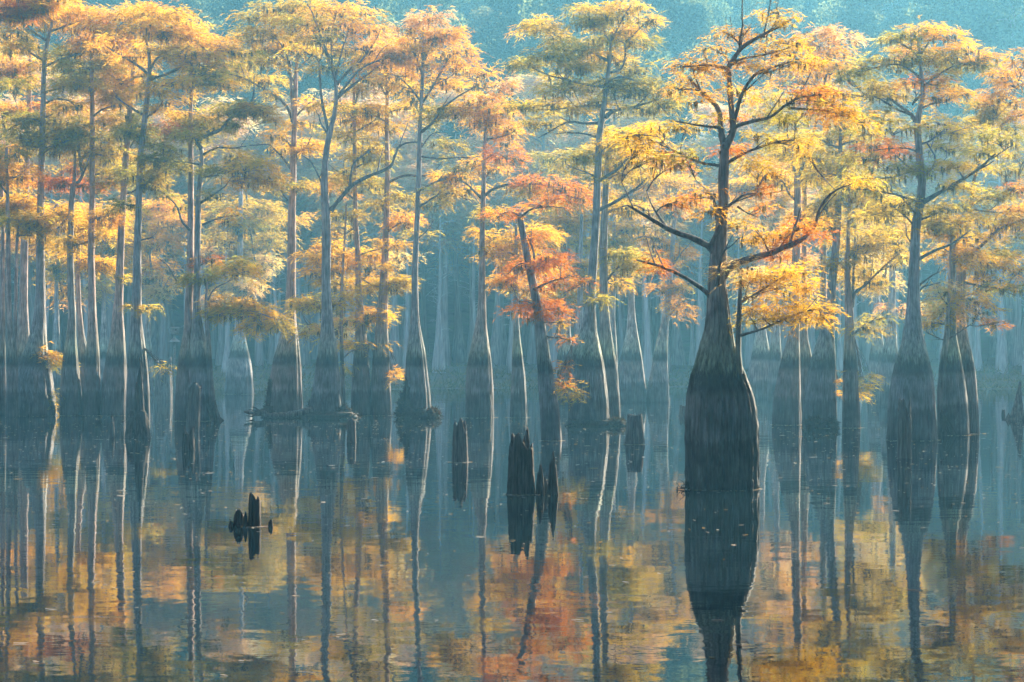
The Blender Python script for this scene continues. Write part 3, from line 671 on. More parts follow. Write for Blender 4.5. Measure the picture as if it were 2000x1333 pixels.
t.pads([(270, 14, 42, 15, 'o'), (318, 20, 46, 16, 'g'), (350, 42, 50, 16, 'g'), (305, 58, 46, 15, 'o'), (372, 66, 46, 14, 'o'), (412, 72, 42, 14, 'g'), (300, 92, 42, 12, 'g'), (350, 100, 44, 11, 'y'), (405, 100, 40, 11, 'g'), (440, 92, 36, 9, 'g'),
        (462, 94, 34, 7, 'n'), (250, 104, 34, 11, 'o'), (322, 160, 38, 11, 'y'), (300, 180, 34, 11, 'g'), (255, 258, 22, 9, 'n'), (265, 335, 34, 13, 'n'), (302, 350, 30, 11, 'y'), (390, 80, 36, 12, 'o'), (330, 70, 40, 12, 'o')], moss=1.3)
t.pads([(272, 598, 20, 5, 'y'), (291, 600, 12, 5, 'y'), (320, 718, 12, 6, 'y')], moss=0, dens=0.8); t.done()

# --- twin trunk cypress
t = T('bald_cypress', 'two close trunks on one wide ragged base with dark flat orange crown', 822, 380)
t.trunk([(371, 140, 5), (372, 165, 6), (372, 297, 10), (372, 396, 12), (371, 512, 14), (368, 600, 17), (368, 640, 20), (366, 690, 36), (364, 740, 44), (362, 822, 46)], M_BARK_WARM, nf=9, dy=0.25)
t.trunk([(394, 292, 7), (395, 312, 9), (391, 346, 10), (387, 396, 11), (386, 512, 13), (385, 600, 16), (386, 640, 22), (389, 690, 40), (392, 750, 50), (394, 822, 56)], M_BARK, nf=9, name='second_trunk')
t.limb([(394, 292), (386, 276), (408, 264), (432, 254), (452, 231), (480, 220), (504, 212), (520, 212)], 8, 3, slope=-0.15); t.limb([(396, 303), (412, 294), (428, 288), (452, 290), (480, 286)], 5, 2)
t.limb([(391, 346), (408, 345), (424, 342)], 5, 3); t.limb([(389, 398), (420, 380), (448, 362)], 5, 2); t.limb([(371, 450), (354, 432), (342, 402), (318, 378), (300, 370)], 5, 2)
t.limb([(370, 205), (355, 196), (342, 190)], 4); t.limb([(372, 180), (385, 166), (392, 152)], 4); t.limb([(372, 172), (362, 160), (352, 155)], 4); t.limb([(395, 440), (430, 425), (466, 420)], 4); t.limb([(345, 550), (330, 520), (312, 508)], 3.5)
t.limb([(386, 276), (360, 262), (330, 258)], 4, 2); t.limb([(392, 322), (360, 318), (330, 318)], 4, 2)
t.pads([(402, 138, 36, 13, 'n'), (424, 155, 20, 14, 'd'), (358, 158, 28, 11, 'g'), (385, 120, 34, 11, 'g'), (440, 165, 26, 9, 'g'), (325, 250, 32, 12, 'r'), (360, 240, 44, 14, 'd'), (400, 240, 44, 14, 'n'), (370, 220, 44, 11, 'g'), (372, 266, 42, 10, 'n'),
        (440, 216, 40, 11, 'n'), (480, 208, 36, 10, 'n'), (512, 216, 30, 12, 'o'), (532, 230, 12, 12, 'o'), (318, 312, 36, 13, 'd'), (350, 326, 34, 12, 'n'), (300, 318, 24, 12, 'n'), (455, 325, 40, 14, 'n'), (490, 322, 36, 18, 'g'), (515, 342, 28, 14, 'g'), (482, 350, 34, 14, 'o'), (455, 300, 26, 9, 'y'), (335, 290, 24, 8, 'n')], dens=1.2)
# low sprout on the right stem
t.trunk([(408, 552, 4), (404, 585, 6), (407, 625, 8), (410, 680, 10), (413, 740, 12), (420, 822, 14)], M_BARK_WARM, name='side_stem', flute=0.06, seg=24, rings=36, dy=-0.35)
t.limb([(407, 590), (420, 565), (450, 548)], 3.5, 1.5, dy0=-0.35); t.limb([(408, 620), (440, 614), (490, 606), (540, 620)], 4, 1.5, dy0=-0.35)
t.pads([(398, 540, 32, 11, 'n'), (440, 525, 40, 16, 'n'), (462, 520, 28, 13, 'g'), (402, 506, 20, 7, 'r'), (440, 610, 40, 12, 'n'), (478, 608, 42, 17, 'g'), (512, 630, 34, 14, 'g'), (545, 632, 20, 12, 'y'), (470, 590, 30, 10, 'o'), (430, 586, 30, 9, 'c')], dens=1.3, spread=0.3)
rm = MB(); 
for q in range(9):
    a = rng.uniform(-0.9, 0.9); b = t.loc(412 + rng.uniform(-6, 8), 800 + rng.uniform(-20, 5), -0.3)
    e = t.loc(430 + rng.uniform(-10, 14), 823, -0.5 + a)
    tube(rm, catmull([b, (b+e)/2 + np.array([0, 0, -0.05]), e - np.array([0, 0, 0.12])], 7), np.linspace(0.09, 0.04, 7), 6)
obj('roots', rm.mesh('roots', M_ROOT), t.root, kind='stuff'); t.done()

# --- two cypresses with mossy mounds, left of centre
def mossy_mound(t, pts, dy=0.0, h=0.30, fuzz=900):
    """a mat of fine roots and debris round the foot of a trunk; pts: (x0, x1, height px)"""
    mb = MB(); Lf = Leaves()
    for (x0, x1, hp) in pts:
        c = t.loc((x0+x1)/2, 0, dy); rx = (x1-x0)*0.5*t.k; hh = hp*t.k
        nu, nv = 28, 9
        th = np.linspace(0, 2*math.pi, nu, endpoint=False)[None, :]; ph = np.linspace(0, math.pi/2, nv)[:, None]
        rr = 1 + 0.16*rng.normal(size=(nv, nu)); rr = (rr + np.roll(rr, 1, 1) + np.roll(rr, -1, 1))/3
        V = np.stack([c[0] + rx*np.cos(ph)**0.6*np.cos(th)*rr, c[1] + rx*0.8*np.cos(ph)**0.6*np.sin(th)*rr, hh*np.sin(ph)*rr*np.ones_like(th) - 0.03], -1).reshape(-1, 3)
        i = np.arange(nv-1)[:, None]*nu; j = np.arange(nu)[None, :]; k = (j+1) % nu
        mb.add(V, np.stack([i+j, i+k, i+nu+k, i+nu+j], -1).reshape(-1, 4))
        pk_ = V[rng.integers(0, len(V), fuzz)] + rng.normal(0, 0.02, (fuzz, 3)); pk_[:, 2] = np.maximum(pk_[:, 2], 0.01)
        D = (pk_ - np.array([c[0], c[1], 0]))*np.array([1, 1, 0.4]) + rng.normal(0, 0.25, (fuzz, 3)) + np.array([0, 0, 0.05])
        Lf.needles(pk_, D, rng.uniform(0.05, 0.16, fuzz), rng.uniform(0.012, 0.03, fuzz), np.array([(0.05, 0.04, 0.03), (0.12, 0.08, 0.05), (0.03, 0.035, 0.02)])[rng.integers(0, 3, fuzz)])
    o = obj('root_mat', mb.mesh('root_mat', M_ROOT), t.root)
    obj('root_fibres', Lf.mesh('root_fibres', M_MOSS), o, kind='stuff')

t = T('bald_cypress', 'tall cypress with bright double sunlit rim and dark mossy left flank', 808, 556)
t.trunk([(581, 95, 5), (579, 139, 8), (577, 198, 9), (574, 297, 12), (571, 396, 15), (571, 480, 17), (570, 560, 18), (567, 620, 24), (564, 660, 36), (561, 700, 52), (558, 740, 62), (556, 780, 68), (556, 808, 72)], M_BARK_WARM, flute=0.15, nf=10, seg=72)
t.trunk([(566, 120, 4), (568, 150, 6), (570, 200, 6), (574, 244, 8)], M_BARK, name='left_fork', flute=0.05, seg=20, rings=24)
t.limb([(573, 244), (562, 211), (540, 188), (511, 168), (465, 145), (425, 138)], 7, 2.5); t.limb([(581, 140), (596, 120), (612, 108)], 5, 2.5); t.limb([(570, 332), (551, 307), (536, 294), (524, 285), (488, 287)], 5.5, 2); t.limb([(572, 290), (560, 276), (547, 264)], 4, 2)
t.limb([(577, 299), (600, 288), (622, 276)], 4.5, 3); t.limb([(579, 226), (595, 210), (612, 192)], 4, 2); t.limb([(568, 400), (555, 382), (541, 362)], 4, 2); t.limb([(578, 165), (555, 130), (530, 120)], 4); t.limb([(568, 130), (545, 105), (510, 98), (488, 98)], 4.5, 2)
t.limb([(566, 125), (548, 85), (520, 65)], 4); t.limb([(580, 110), (580, 70), (572, 30)], 5, 2); t.limb([(580, 120), (605, 60), (618, 20)], 4.5, 2)
t.pads([(540, 14, 46, 14, 'y'), (590, 12, 46, 15, 'y'), (498, 30, 38, 12, 'y'), (560, 42, 44, 13, 'g'), (488, 62, 38, 12, 'y'), (520, 70, 44, 12, 'y'), (600, 50, 40, 13, 'g'), (480, 118, 52, 10, 'y'), (430, 128, 46, 10, 'y'), (530, 108, 36, 10, 'y'), (452, 146, 38, 8, 'y'), (565, 80, 40, 12, 'g'),
        (515, 150, 36, 9, 'y'), (600, 90, 36, 12, 'y'), (598, 236, 28, 9, 'g'), (590, 362, 34, 8, 'y'), (540, 90, 38, 10, 'g')], dens=0.95, moss=1.4); 
mossy_mound(t, [(520, 545, 60), (515, 560, 22)], dy=-0.2); t.done()

t = T('bald_cypress', 'silver cypress whose spreading root mound carries a long dead log', 816, 640)
t.trunk([(651, 231, 9), (645, 256, 11), (637, 297, 12), (634, 363, 14), (639, 420, 18), (640, 480, 18), (640, 560, 18), (640, 610, 21), (640, 640, 26), (640, 680, 36), (639, 720, 46), (638, 760, 56), (637, 790, 66), (636, 816, 72)], M_BARK, flute=0.15, nf=11, seg=72)
t.trunk([(610, 60, 3), (632, 95, 4), (643, 118, 5), (656, 160, 7), (657, 195, 8), (651, 235, 9)], M_BARK, name='upper_stem', flute=0.05, seg=20, rings=30)
t.limb([(642, 256), (637, 240), (626, 185), (619, 115), (600, 102), (588, 95)], 7, 3, slope=0.2); t.limb([(659, 191), (692, 162), (720, 138), (742, 118)], 6, 2); t.limb([(657, 165), (680, 138), (705, 115), (725, 85), (736, 62)], 6, 2); t.limb([(655, 152), (664, 115), (674, 82), (692, 33)], 5.5, 2)
t.limb([(649, 132), (647, 98), (647, 66), (656, 16)], 5, 2); t.limb([(644, 118), (630, 80), (615, 40), (600, 15)], 4.5, 2); t.limb([(646, 412), (662, 390), (689, 360), (725, 342), (758, 327), (768, 305), (778, 285), (800, 276), (830, 278)], 9, 2.5)
t.limb([(684, 362), (687, 335), (694, 318), (725, 294)], 5, 2); t.limb([(634, 380), (625, 350), (608, 318), (592, 306)], 4, 2); t.limb([(640, 262), (626, 240), (622, 222)], 4, 2.5); t.limb([(662, 185), (700, 140), (740, 120), (780, 112)], 5, 2)
t.pads([(635, 12, 52, 14, 'o'), (695, 16, 46, 14, 'g'), (600, 36, 44, 13, 'y'), (660, 46, 52, 12, 'o'), (722, 48, 40, 13, 'o'), (618, 78, 38, 11, 'y'), (688, 84, 44, 11, 'o'), (738, 86, 32, 12, 'o'), (640, 130, 28, 9, 'y'), (590, 92, 30, 10, 'g'), (655, 92, 34, 10, 'y'), (715, 112, 32, 9, 'o')], dens=0.6, moss=1.0)
mossy_mound(t, [(575, 700, 16), (598, 640, 34), (640, 690, 24)], dy=-0.1)
rt = MB(); base_ = t.loc(600, 812, -0.5)
tube(rt, catmull([t.loc(612, 802, -0.4), t.loc(575, 809, -0.6), t.loc(540, 811, -0.75), t.loc(512, 808, -0.9), t.loc(484, 803, -1.0)], 26), np.linspace(0.16, 0.05, 26)*(1 + 0.1*rng.normal(size=26)), 8)
for (ax, ay, bx_, by_) in ((520, 806, 490, 797), (515, 807, 486, 812), (525, 805, 498, 794)):
    tube(rt, np.linspace(t.loc(ax, ay, -0.9), t.loc(bx_, by_, -1.0), 6) + rng.normal(0, 0.02, (6, 3)), np.linspace(0.07, 0.015, 6), 6)
obj('log', rt.mesh('log', M_STUMP_GREY), t.root); t.done()

t = T('pond_cypress', 'cypress wrapped in low golden foliage between the silver and pale trunks', 812, 704)
t.trunk([(690, 120, 4), (691, 160, 5), (692, 231, 7), (692, 330, 8), (695, 422, 9), (699, 500, 11), (702, 580, 13), (704, 640, 20), (705, 690, 28), (704, 740, 36), (704, 812, 41)], M_BARK_WARM, nf=8)
t.trunk([(678, 400, 3), (674, 480, 4), (669, 560, 6), (668, 640, 7), (670, 720, 8), (674, 812, 9)], M_BARK_WARM, name='side_stem', flute=0.04, seg=20, rings=36, dy=-0.5)
t.limb([(692, 235), (676, 215), (662, 192)], 3.5); t.limb([(692, 210), (704, 170), (712, 148)], 3.5); t.limb([(692, 330), (712, 318), (735, 312)], 3.5); t.limb([(692, 260), (715, 245), (735, 232)], 3); t.limb([(693, 350), (672, 342), (650, 330)], 3.5); t.limb([(696, 440), (680, 455), (655, 462)], 3)
t.limb([(699, 500), (725, 490), (748, 485)], 3.5); t.limb([(700, 540), (735, 560), (768, 552), (792, 550)], 3.5); t.limb([(668, 600), (640, 590), (610, 595), (590, 604)], 3.5, dy0=-0.5); t.limb([(668, 540), (640, 520), (612, 505)], 3.5, dy0=-0.5); t.limb([(703, 640), (715, 625), (740, 612)], 3); t.limb([(672, 700), (690, 685), (720, 680)], 3, dy0=-0.5)
t.pads([(690, 110, 34, 11, 'y'), (702, 175, 30, 11, 'y'), (705, 212, 36, 12, 'y'), (676, 232, 28, 11, 'g'), (662, 258, 28, 9, 'y'), (692, 268, 34, 11, 'y'), (722, 238, 32, 9, 'y'), (712, 306, 38, 9, 'n'), (690, 348, 38, 11, 'y'), (722, 360, 40, 11, 'n'), (660, 366, 30, 11, 'o'), (670, 420, 36, 10, 'y'),
        (690, 505, 44, 18, 'g'), (640, 490, 36, 13, 'g'), (622, 528, 28, 10, 'g'), (705, 552, 38, 17, 'g'), (665, 550, 36, 14, 'y'), (608, 596, 30, 11, 'y'), (588, 588, 20, 9, 'g'), (725, 610, 34, 12, 'g'), (655, 590, 38, 15, 'y'), (700, 672, 40, 9, 'g'), (640, 500, 30, 12, 'g'), (770, 548, 26, 8, 'y'), (730, 520, 30, 12, 'g'), (690, 625, 40, 14, 'c'), (650, 640, 34, 14, 'c'), (612, 640, 22, 14, 'c'), (665, 715, 14, 5, 'y')], dens=1.05); t.done()

t = T('pond_cypress', 'pale straight cypress with double sunlit edge right of the golden foliage', 812, 744)
t.trunk([(754, 130, 4), (757, 182, 7), (756, 264, 8), (758, 330, 10), (755, 413, 11), (752, 500, 13), (748, 580, 18), (746, 630, 22), (745, 680, 29), (744, 730, 35), (744, 770, 39), (744, 812, 42)], M_BARK_WARM, nf=8)
t.limb([(757, 180), (772, 172), (780, 160)], 3.5); t.limb([(756, 190), (748, 175), (748, 160)], 3.5); t.limb([(759, 356), (790, 344), (820, 344), (870, 347), (900, 356)], 5, 2.5); t.limb([(757, 220), (780, 214), (806, 214)], 3.5); t.limb([(756, 240), (730, 226), (706, 222)], 3.5)
t.limb([(757, 130), (748, 95), (735, 70)], 4); t.limb([(756, 135), (775, 105), (792, 90)], 4); t.limb([(757, 300), (735, 292), (712, 296)], 3); t.limb([(755, 455), (775, 440), (795, 432)], 3); t.limb([(754, 490), (770, 482), (785, 478)], 3); t.limb([(750, 560), (770, 552), (795, 548)], 3)
t.pads([(752, 84, 46, 15, 'p'), (740, 116, 38, 13, 'o'), (778, 116, 36, 13, 'o'), (756, 156, 28, 8, 'y'), (792, 208, 40, 8, 'y'), (722, 216, 36, 9, 'g'), (760, 248, 34, 9, 'g'), (738, 288, 34, 9, 'y'), (770, 478, 28, 11, 'g'), (760, 552, 34, 11, 'y'), (790, 548, 24, 7, 'y'), (738, 398, 34, 10, 'y'), (790, 428, 30, 12, 'o'), (778, 380, 34, 8, 'y'), (780, 500, 26, 8, 'c')], dens=0.95)
t.pads([(768, 735, 6, 8, 'o'), (776, 728, 6, 5, 'o')], moss=0); t.done()

t = T('bald_cypress', 'slender cypress with orange crown and shaggy root mat at its foot', 816, 812)
t.trunk([(827, 45, 3), (827, 66, 4), (827, 132, 6), (824, 185, 7), (822, 231, 8), (819, 330, 9), (817, 413, 10), (813, 500, 11), (812, 580, 13), (812, 630, 16), (812, 655, 24), (813, 690, 36), (814, 730, 42), (816, 770, 48), (816, 816, 54)], M_BARK, flute=0.14, nf=9)
t.limb([(823, 258), (847, 240), (867, 211), (900, 188), (930, 170)], 6, 2); t.limb([(825, 200), (840, 178), (857, 149), (870, 128), (884, 108)], 5.5, 2); t.limb([(823, 200), (808, 180), (796, 166), (775, 146)], 5, 2); t.limb([(821, 306), (860, 310), (895, 308), (918, 310)], 4, 2)
t.limb([(820, 372), (850, 356), (883, 342), (892, 325)], 4.5, 2); t.limb([(819, 405), (857, 382), (890, 380), (915, 392)], 4, 2); t.limb([(816, 466), (832, 452), (846, 428)], 3, 1.5); t.limb([(824, 230), (815, 215), (808, 195)], 3.5); t.limb([(826, 150), (812, 110), (800, 85)], 4.5, 2); t.limb([(827, 120), (845, 85), (862, 60)], 4.5, 2); t.limb([(868, 212), (905, 210), (942, 206)], 4, 2); t.limb([(822, 290), (842, 262), (862, 255)], 3)
t.pads([(838, 32, 40, 14, 'p'), (800, 50, 36, 14, 'p'), (868, 66, 36, 13, 'o'), (830, 72, 42, 13, 'o'), (892, 98, 32, 12, 'o'), (800, 98, 40, 12, 'g'), (858, 108, 38, 12, 'g'), (905, 126, 32, 11, 'o'), (780, 142, 34, 11, 'o'), (850, 150, 36, 11, 'g'), (900, 160, 32, 9, 'o'), (800, 176, 32, 9, 'g'), (888, 218, 36, 8, 'g'), (852, 226, 18, 7, 'n'), (935, 146, 30, 10, 'o'), (825, 125, 36, 11, 'o'), (770, 110, 30, 12, 'p'), (880, 280, 24, 7, 'n'), (850, 395, 28, 8, 'y')], dens=0.85, moss=1.2)
mossy_mound(t, [(776, 858, 22), (785, 812, 70), (775, 800, 40), (835, 858, 18)], dy=-0.15); t.done()

# --- centre
t = T('pond_cypress', 'lone cypress with smooth straight fluted base at the centre, rusty side limb', 816, 936)
t.trunk([(949, 246, 5), (948, 262, 7), (946, 315, 8), (944, 397, 10), (942, 450, 11), (942, 513, 12), (942, 590, 15), (940, 630, 21), (938, 660, 31), (937, 700, 46), (936, 730, 53), (936, 780, 57), (936, 816, 58)], M_BARK_WARM, flute=0.12, nf=11, seg=72, flat_top=True)
t.limb([(946, 382), (969, 368), (1008, 361), (1058, 364), (1090, 376), (1112, 388)], 6, 2.5); t.limb([(943, 390), (925, 372), (909, 357), (880, 344), (855, 350)], 5.5, 2); t.limb([(949, 273), (975, 268), (1004, 256)], 4.5, 2); t.limb([(948, 312), (970, 300), (990, 312)], 3.5); t.limb([(949, 255), (945, 230), (938, 205)], 4, 2); t.limb([(949, 252), (965, 225), (985, 195)], 3.5, 1.5); t.limb([(942, 420), (956, 425), (972, 410)], 3, 1.5); t.limb([(1008, 361), (1030, 372), (1040, 395)], 3, 1.5)
t.pads([(938, 192, 42, 11, 'o'), (902, 212, 36, 9, 'y'), (975, 212, 38, 9, 'o'), (950, 236, 38, 9, 'o'), (988, 168, 22, 16, 'p'), (985, 248, 38, 7, 'o'), (928, 308, 34, 7, 'o'), (992, 308, 36, 8, 'r'), (962, 326, 34, 7, 'o'), (892, 342, 40, 8, 'o'), (910, 366, 34, 9, 'o'), (1058, 354, 42, 9, 'r'), (1100, 368, 40, 11, 'r'), (1020, 362, 36, 7, 'y'), (1130, 388, 30, 9, 'r')], dens=0.85, moss=1.6); t.done()

t = T('pond_cypress', 'thin pale cypress with sunlit right side between lone trunk and leaning trunk', 816, 1013)
t.trunk([(1008, 440, 5), (1007, 500, 8), (1007, 560, 10), (1007, 620, 11), (1009, 660, 15), (1011, 700, 22), (1013, 740, 28), (1013, 780, 33), (1013, 816, 36)], M_BARK_MOSSY, nf=7)
t.limb([(1007, 500), (985, 490), (960, 482)], 3.5); t.limb([(1007, 520), (1030, 512), (1050, 515)], 3); t.limb([(1008, 470), (1028, 455), (1055, 450)], 3); t.limb([(1007, 545), (992, 552), (980, 560)], 2.5)
t.pads([(1000, 470, 42, 15, 'g'), (968, 490, 34, 12, 'g'), (1032, 508, 38, 12, 'g'), (960, 455, 32, 11, 'g'), (1050, 455, 40, 13, 'g'), (1005, 515, 36, 12, 'o'), (985, 545, 20, 6, 'o'), (1040, 560, 30, 12, 'c'), (1060, 535, 30, 12, 'g')], dens=0.85); t.done()

t = T('leaning_cypress', 'leaning cypress with snapped flat top and rusty red sprays', 861, 1078)
t.trunk([(1015, 416, 13), (1018, 440, 13), (1025, 480, 13), (1033, 520, 15), (1042, 560, 17), (1050, 600, 19), (1056, 640, 22), (1062, 700, 28), (1068, 750, 34), (1074, 800, 39), (1078, 861, 42)], M_BARK, flute=0.08, nf=8, flat_top=True, lean_y=0.03)
t.limb([(1036, 530), (1044, 505), (1038, 480), (1032, 460)], 6, 3, dy0=0.2); t.limb([(1017, 424), (1000, 414), (980, 418), (965, 432)], 4, 1.5); t.limb([(1018, 424), (1040, 408), (1075, 404), (1105, 408)], 4.5, 1.5); t.limb([(1042, 566), (1065, 555), (1090, 545), (1120, 540)], 5, 2); t.limb([(1036, 535), (1060, 512), (1090, 508)], 4, 1.5)
t.limb([(1030, 512), (1010, 520), (990, 540)], 3, 1.2); t.limb([(1056, 650), (1075, 660), (1100, 662), (1118, 672)], 4, 1.2, forks=4); t.limb([(1052, 610), (1070, 605), (1095, 604)], 3, 1.2); t.limb([(1050, 600), (1030, 590), (1012, 592)], 3, 1.2); t.limb([(1054, 630), (1075, 630), (1098, 628)], 3, 1.2)
t.pads([(1052, 399, 34, 6, 'r'), (984, 416, 24, 7, 'r'), (1090, 510, 30, 8, 'r'), (1120, 538, 28, 9, 'r'), (1140, 550, 18, 7, 'r'), (996, 548, 12, 4, 'r'), (1092, 606, 14, 4, 'r'), (1096, 630, 14, 4, 'o'), (1108, 662, 14, 3, 'r')], dens=0.5, moss=0.3, spread=0.3, behind=1.1)
t.pads([(1098, 720, 12, 12, 'r'), (1096, 745, 12, 10, 'r'), (1112, 768, 22, 16, 'n'), (1104, 752, 12, 9, 'o')], dens=0.6, moss=0.1, spread=0.3); t.done()

t = T('bald_cypress', 'massive bottle-based cypress with green crown, left of the closely paired trunks', 832, 1152)
t.trunk([(1194, 70, 4), (1193, 100, 6), (1189, 142, 8), (1182, 198, 10), (1176, 231, 12), (1171, 264, 13), (1169, 330, 14), (1166, 413, 16), (1163, 460, 16), (1160, 500, 17), (1156, 560, 18), (1153, 600, 21), (1151, 640, 30), (1148, 670, 46), (1147, 700, 64), (1148, 740, 74), (1150, 780, 79), (1151, 832, 82)], M_BARK_MOSSY, flute=0.17, nf=13, seg=96, rings=80)
t.limb([(1182, 230), (1202, 215), (1238, 208), (1262, 200), (1290, 190)], 8, 3); t.limb([(1175, 241), (1140, 240), (1110, 236), (1080, 250), (1050, 265)], 6, 2); t.limb([(1171, 270), (1142, 261), (1110, 258), (1085, 260)], 5, 2); t.limb([(1186, 170), (1150, 166), (1110, 155), (1070, 144), (1030, 122)], 6, 2)
t.limb([(1170, 410), (1199, 396), (1238, 370), (1252, 358), (1262, 346)], 7, 2.5); t.limb([(1172, 352), (1208, 330), (1222, 312), (1228, 298)], 6, 3); t.limb([(1167, 347), (1145, 336), (1122, 326)], 4, 2); t.limb([(1190, 142), (1212, 136), (1222, 112), (1222, 84)], 5, 3); t.limb([(1186, 160), (1215, 150), (1250, 160), (1290, 170), (1320, 195)], 5, 2)
t.limb([(1194, 90), (1180, 60), (1165, 30)], 4.5, 2); t.limb([(1194, 80), (1215, 40), (1230, 15)], 4, 2); t.limb([(1222, 84), (1245, 60), (1272, 36)], 4, 1.5); t.limb([(1190, 120), (1150, 100), (1100, 85), (1095, 70), (1060, 48)], 5, 2); t.limb([(1170, 300), (1190, 285), (1220, 280)], 4); t.limb([(1180, 205), (1140, 208), (1080, 215), (1020, 212)], 4.5, 2); t.limb([(1182, 215), (1210, 214), (1232, 207)], 4)
t.pads([(1160, 14, 46, 10, 'y'), (1212, 10, 38, 10, 'g'), (1190, 32, 46, 13, 'y'), (1150, 40, 34, 12, 'n'), (1205, 56, 40, 11, 'g'), (1200, 72, 52, 12, 'n'), (1252, 74, 32, 12, 'n'), (1268, 40, 28, 7, 'g'), (1040, 34, 40, 12, 'g'), (1070, 50, 32, 10, 'y'), (1112, 92, 50, 14, 'd'), (1078, 108, 44, 14, 'n'), (1024, 118, 40, 8, 'n'), (1142, 124, 38, 12, 'n'), (1212, 112, 38, 12, 'y'), (1240, 128, 38, 11, 'n'),
        (1180, 158, 54, 12, 'd'), (1128, 168, 38, 11, 'n'), (1240, 162, 42, 12, 'd'), (1290, 172, 42, 12, 'n'), (1318, 196, 34, 13, 'n'), (1060, 200, 46, 10, 'y'), (1110, 210, 46, 10, 'y'), (1150, 196, 36, 9, 'y'), (1010, 204, 36, 9, 'y'), (1182, 298, 46, 11, 'n'), (1204, 280, 38, 10, 'y'), (1140, 302, 28, 8, 'n'), (1090, 180, 38, 10, 'y'), (1060, 235, 38, 9, 'y'), (1170, 100, 40, 11, 'g'), (1120, 130, 38, 11, 'y'), (1225, 178, 40, 11, 'n'), (1270, 205, 36, 10, 'n'), (1175, 585, 26, 6, 'n')], dens=1.0, moss=1.8)
mossy_mound(t, [(1108, 1200, 18), (1180, 1222, 14)], dy=-0.2); t.done()

t = T('bald_cypress', 'straight lichened trunk close behind the right side of the massive bottle-based cypress', 826, 1192)
t.trunk([(1187, 290, 7), (1184, 347, 11), (1181, 413, 14), (1179, 500, 16), (1180, 580, 17), (1182, 630, 20), (1186, 680, 28), (1190, 720, 34), (1192, 770, 38), (1193, 826, 42)], M_BARK_MOSSY, nf=8)
t.limb([(1184, 417), (1210, 405), (1238, 398), (1266, 409)], 5, 2); t.limb([(1182, 552), (1206, 524), (1233, 513), (1262, 514)], 4.5, 2); t.limb([(1186, 350), (1208, 340), (1240, 330)], 4)
t.limb([(1207, 524), (1212, 505), (1216, 495)], 3, 1.5)
t.pads([(1214, 492, 34, 10, 'n'), (1240, 508, 30, 9, 'y'), (1205, 552, 26, 10, 'g'), (1200, 325, 40, 9, 'y'), (1256, 250, 44, 13, 'g'), (1225, 262, 36, 12, 'g'), (1262, 336, 28, 7, 'y'), (1235, 285, 36, 11, 'g'), (1190, 255, 34, 10, 'y')], dens=0.95); t.done()

# --- pale farther trees between centre and right
t = T('bald_cypress', 'pale hazy cypress with wide skirt base, behind the squat grey stump', 786, 1234)
t.trunk([(1232, 300, 6), (1232, 420, 9), (1231, 500, 11), (1232, 560, 12), (1233, 610, 14), (1234, 650, 22), (1233, 680, 36), (1232, 710, 46), (1234, 750, 52), (1234, 786, 55)], M_BARK_HAZE_PALE, nf=10)
t.limb([(1232, 470), (1260, 462), (1290, 470)], 5); t.limb([(1232, 500), (1205, 480), (1185, 470)], 5); t.limb([(1231, 380), (1255, 360), (1280, 355)], 4); t.limb([(1232, 420), (1210, 400), (1190, 398)], 4)
t.pads([(1250, 462, 40, 14, 'g'), (1292, 492, 44, 12, 'g'), (1226, 520, 32, 11, 'c'), (1212, 548, 26, 12, 'c'), (1285, 350, 40, 12, 'g'), (1240, 380, 40, 12, 'y'), (1200, 390, 36, 12, 'g'), (1320, 480, 36, 11, 'g'), (1260, 310, 44, 14, 'g')], dens=0.9); t.done()
t = T('leaning_cypress', 'pale hazy cypress leaning right with small dead side branches', 786, 1284)
t.trunk([(1322, 380, 6), (1317, 430, 8), (1314, 480, 9), (1308, 550, 11), (1303, 600, 13), (1297, 640, 17), (1291, 680, 25), (1288, 720, 32), (1285, 760, 42), (1284, 786, 46)], M_BARK_HAZE_PALE, nf=8)
t.limb([(1307, 575), (1318, 562), (1326, 560)], 3, 1.5); t.limb([(1305, 618), (1318, 605), (1322, 592), (1340, 590)], 3.5, 1.5, forks=4); t.limb([(1312, 520), (1330, 495), (1345, 478)], 4, 2); t.limb([(1318, 430), (1300, 410), (1280, 402)], 4)
t.pads([(1296, 560, 20, 10, 'o'), (1300, 405, 40, 14, 'c'), (1340, 390, 40, 14, 'g'), (1320, 350, 44, 14, 'g'), (1290, 440, 36, 10, 'c')], dens=0.8); t.done()
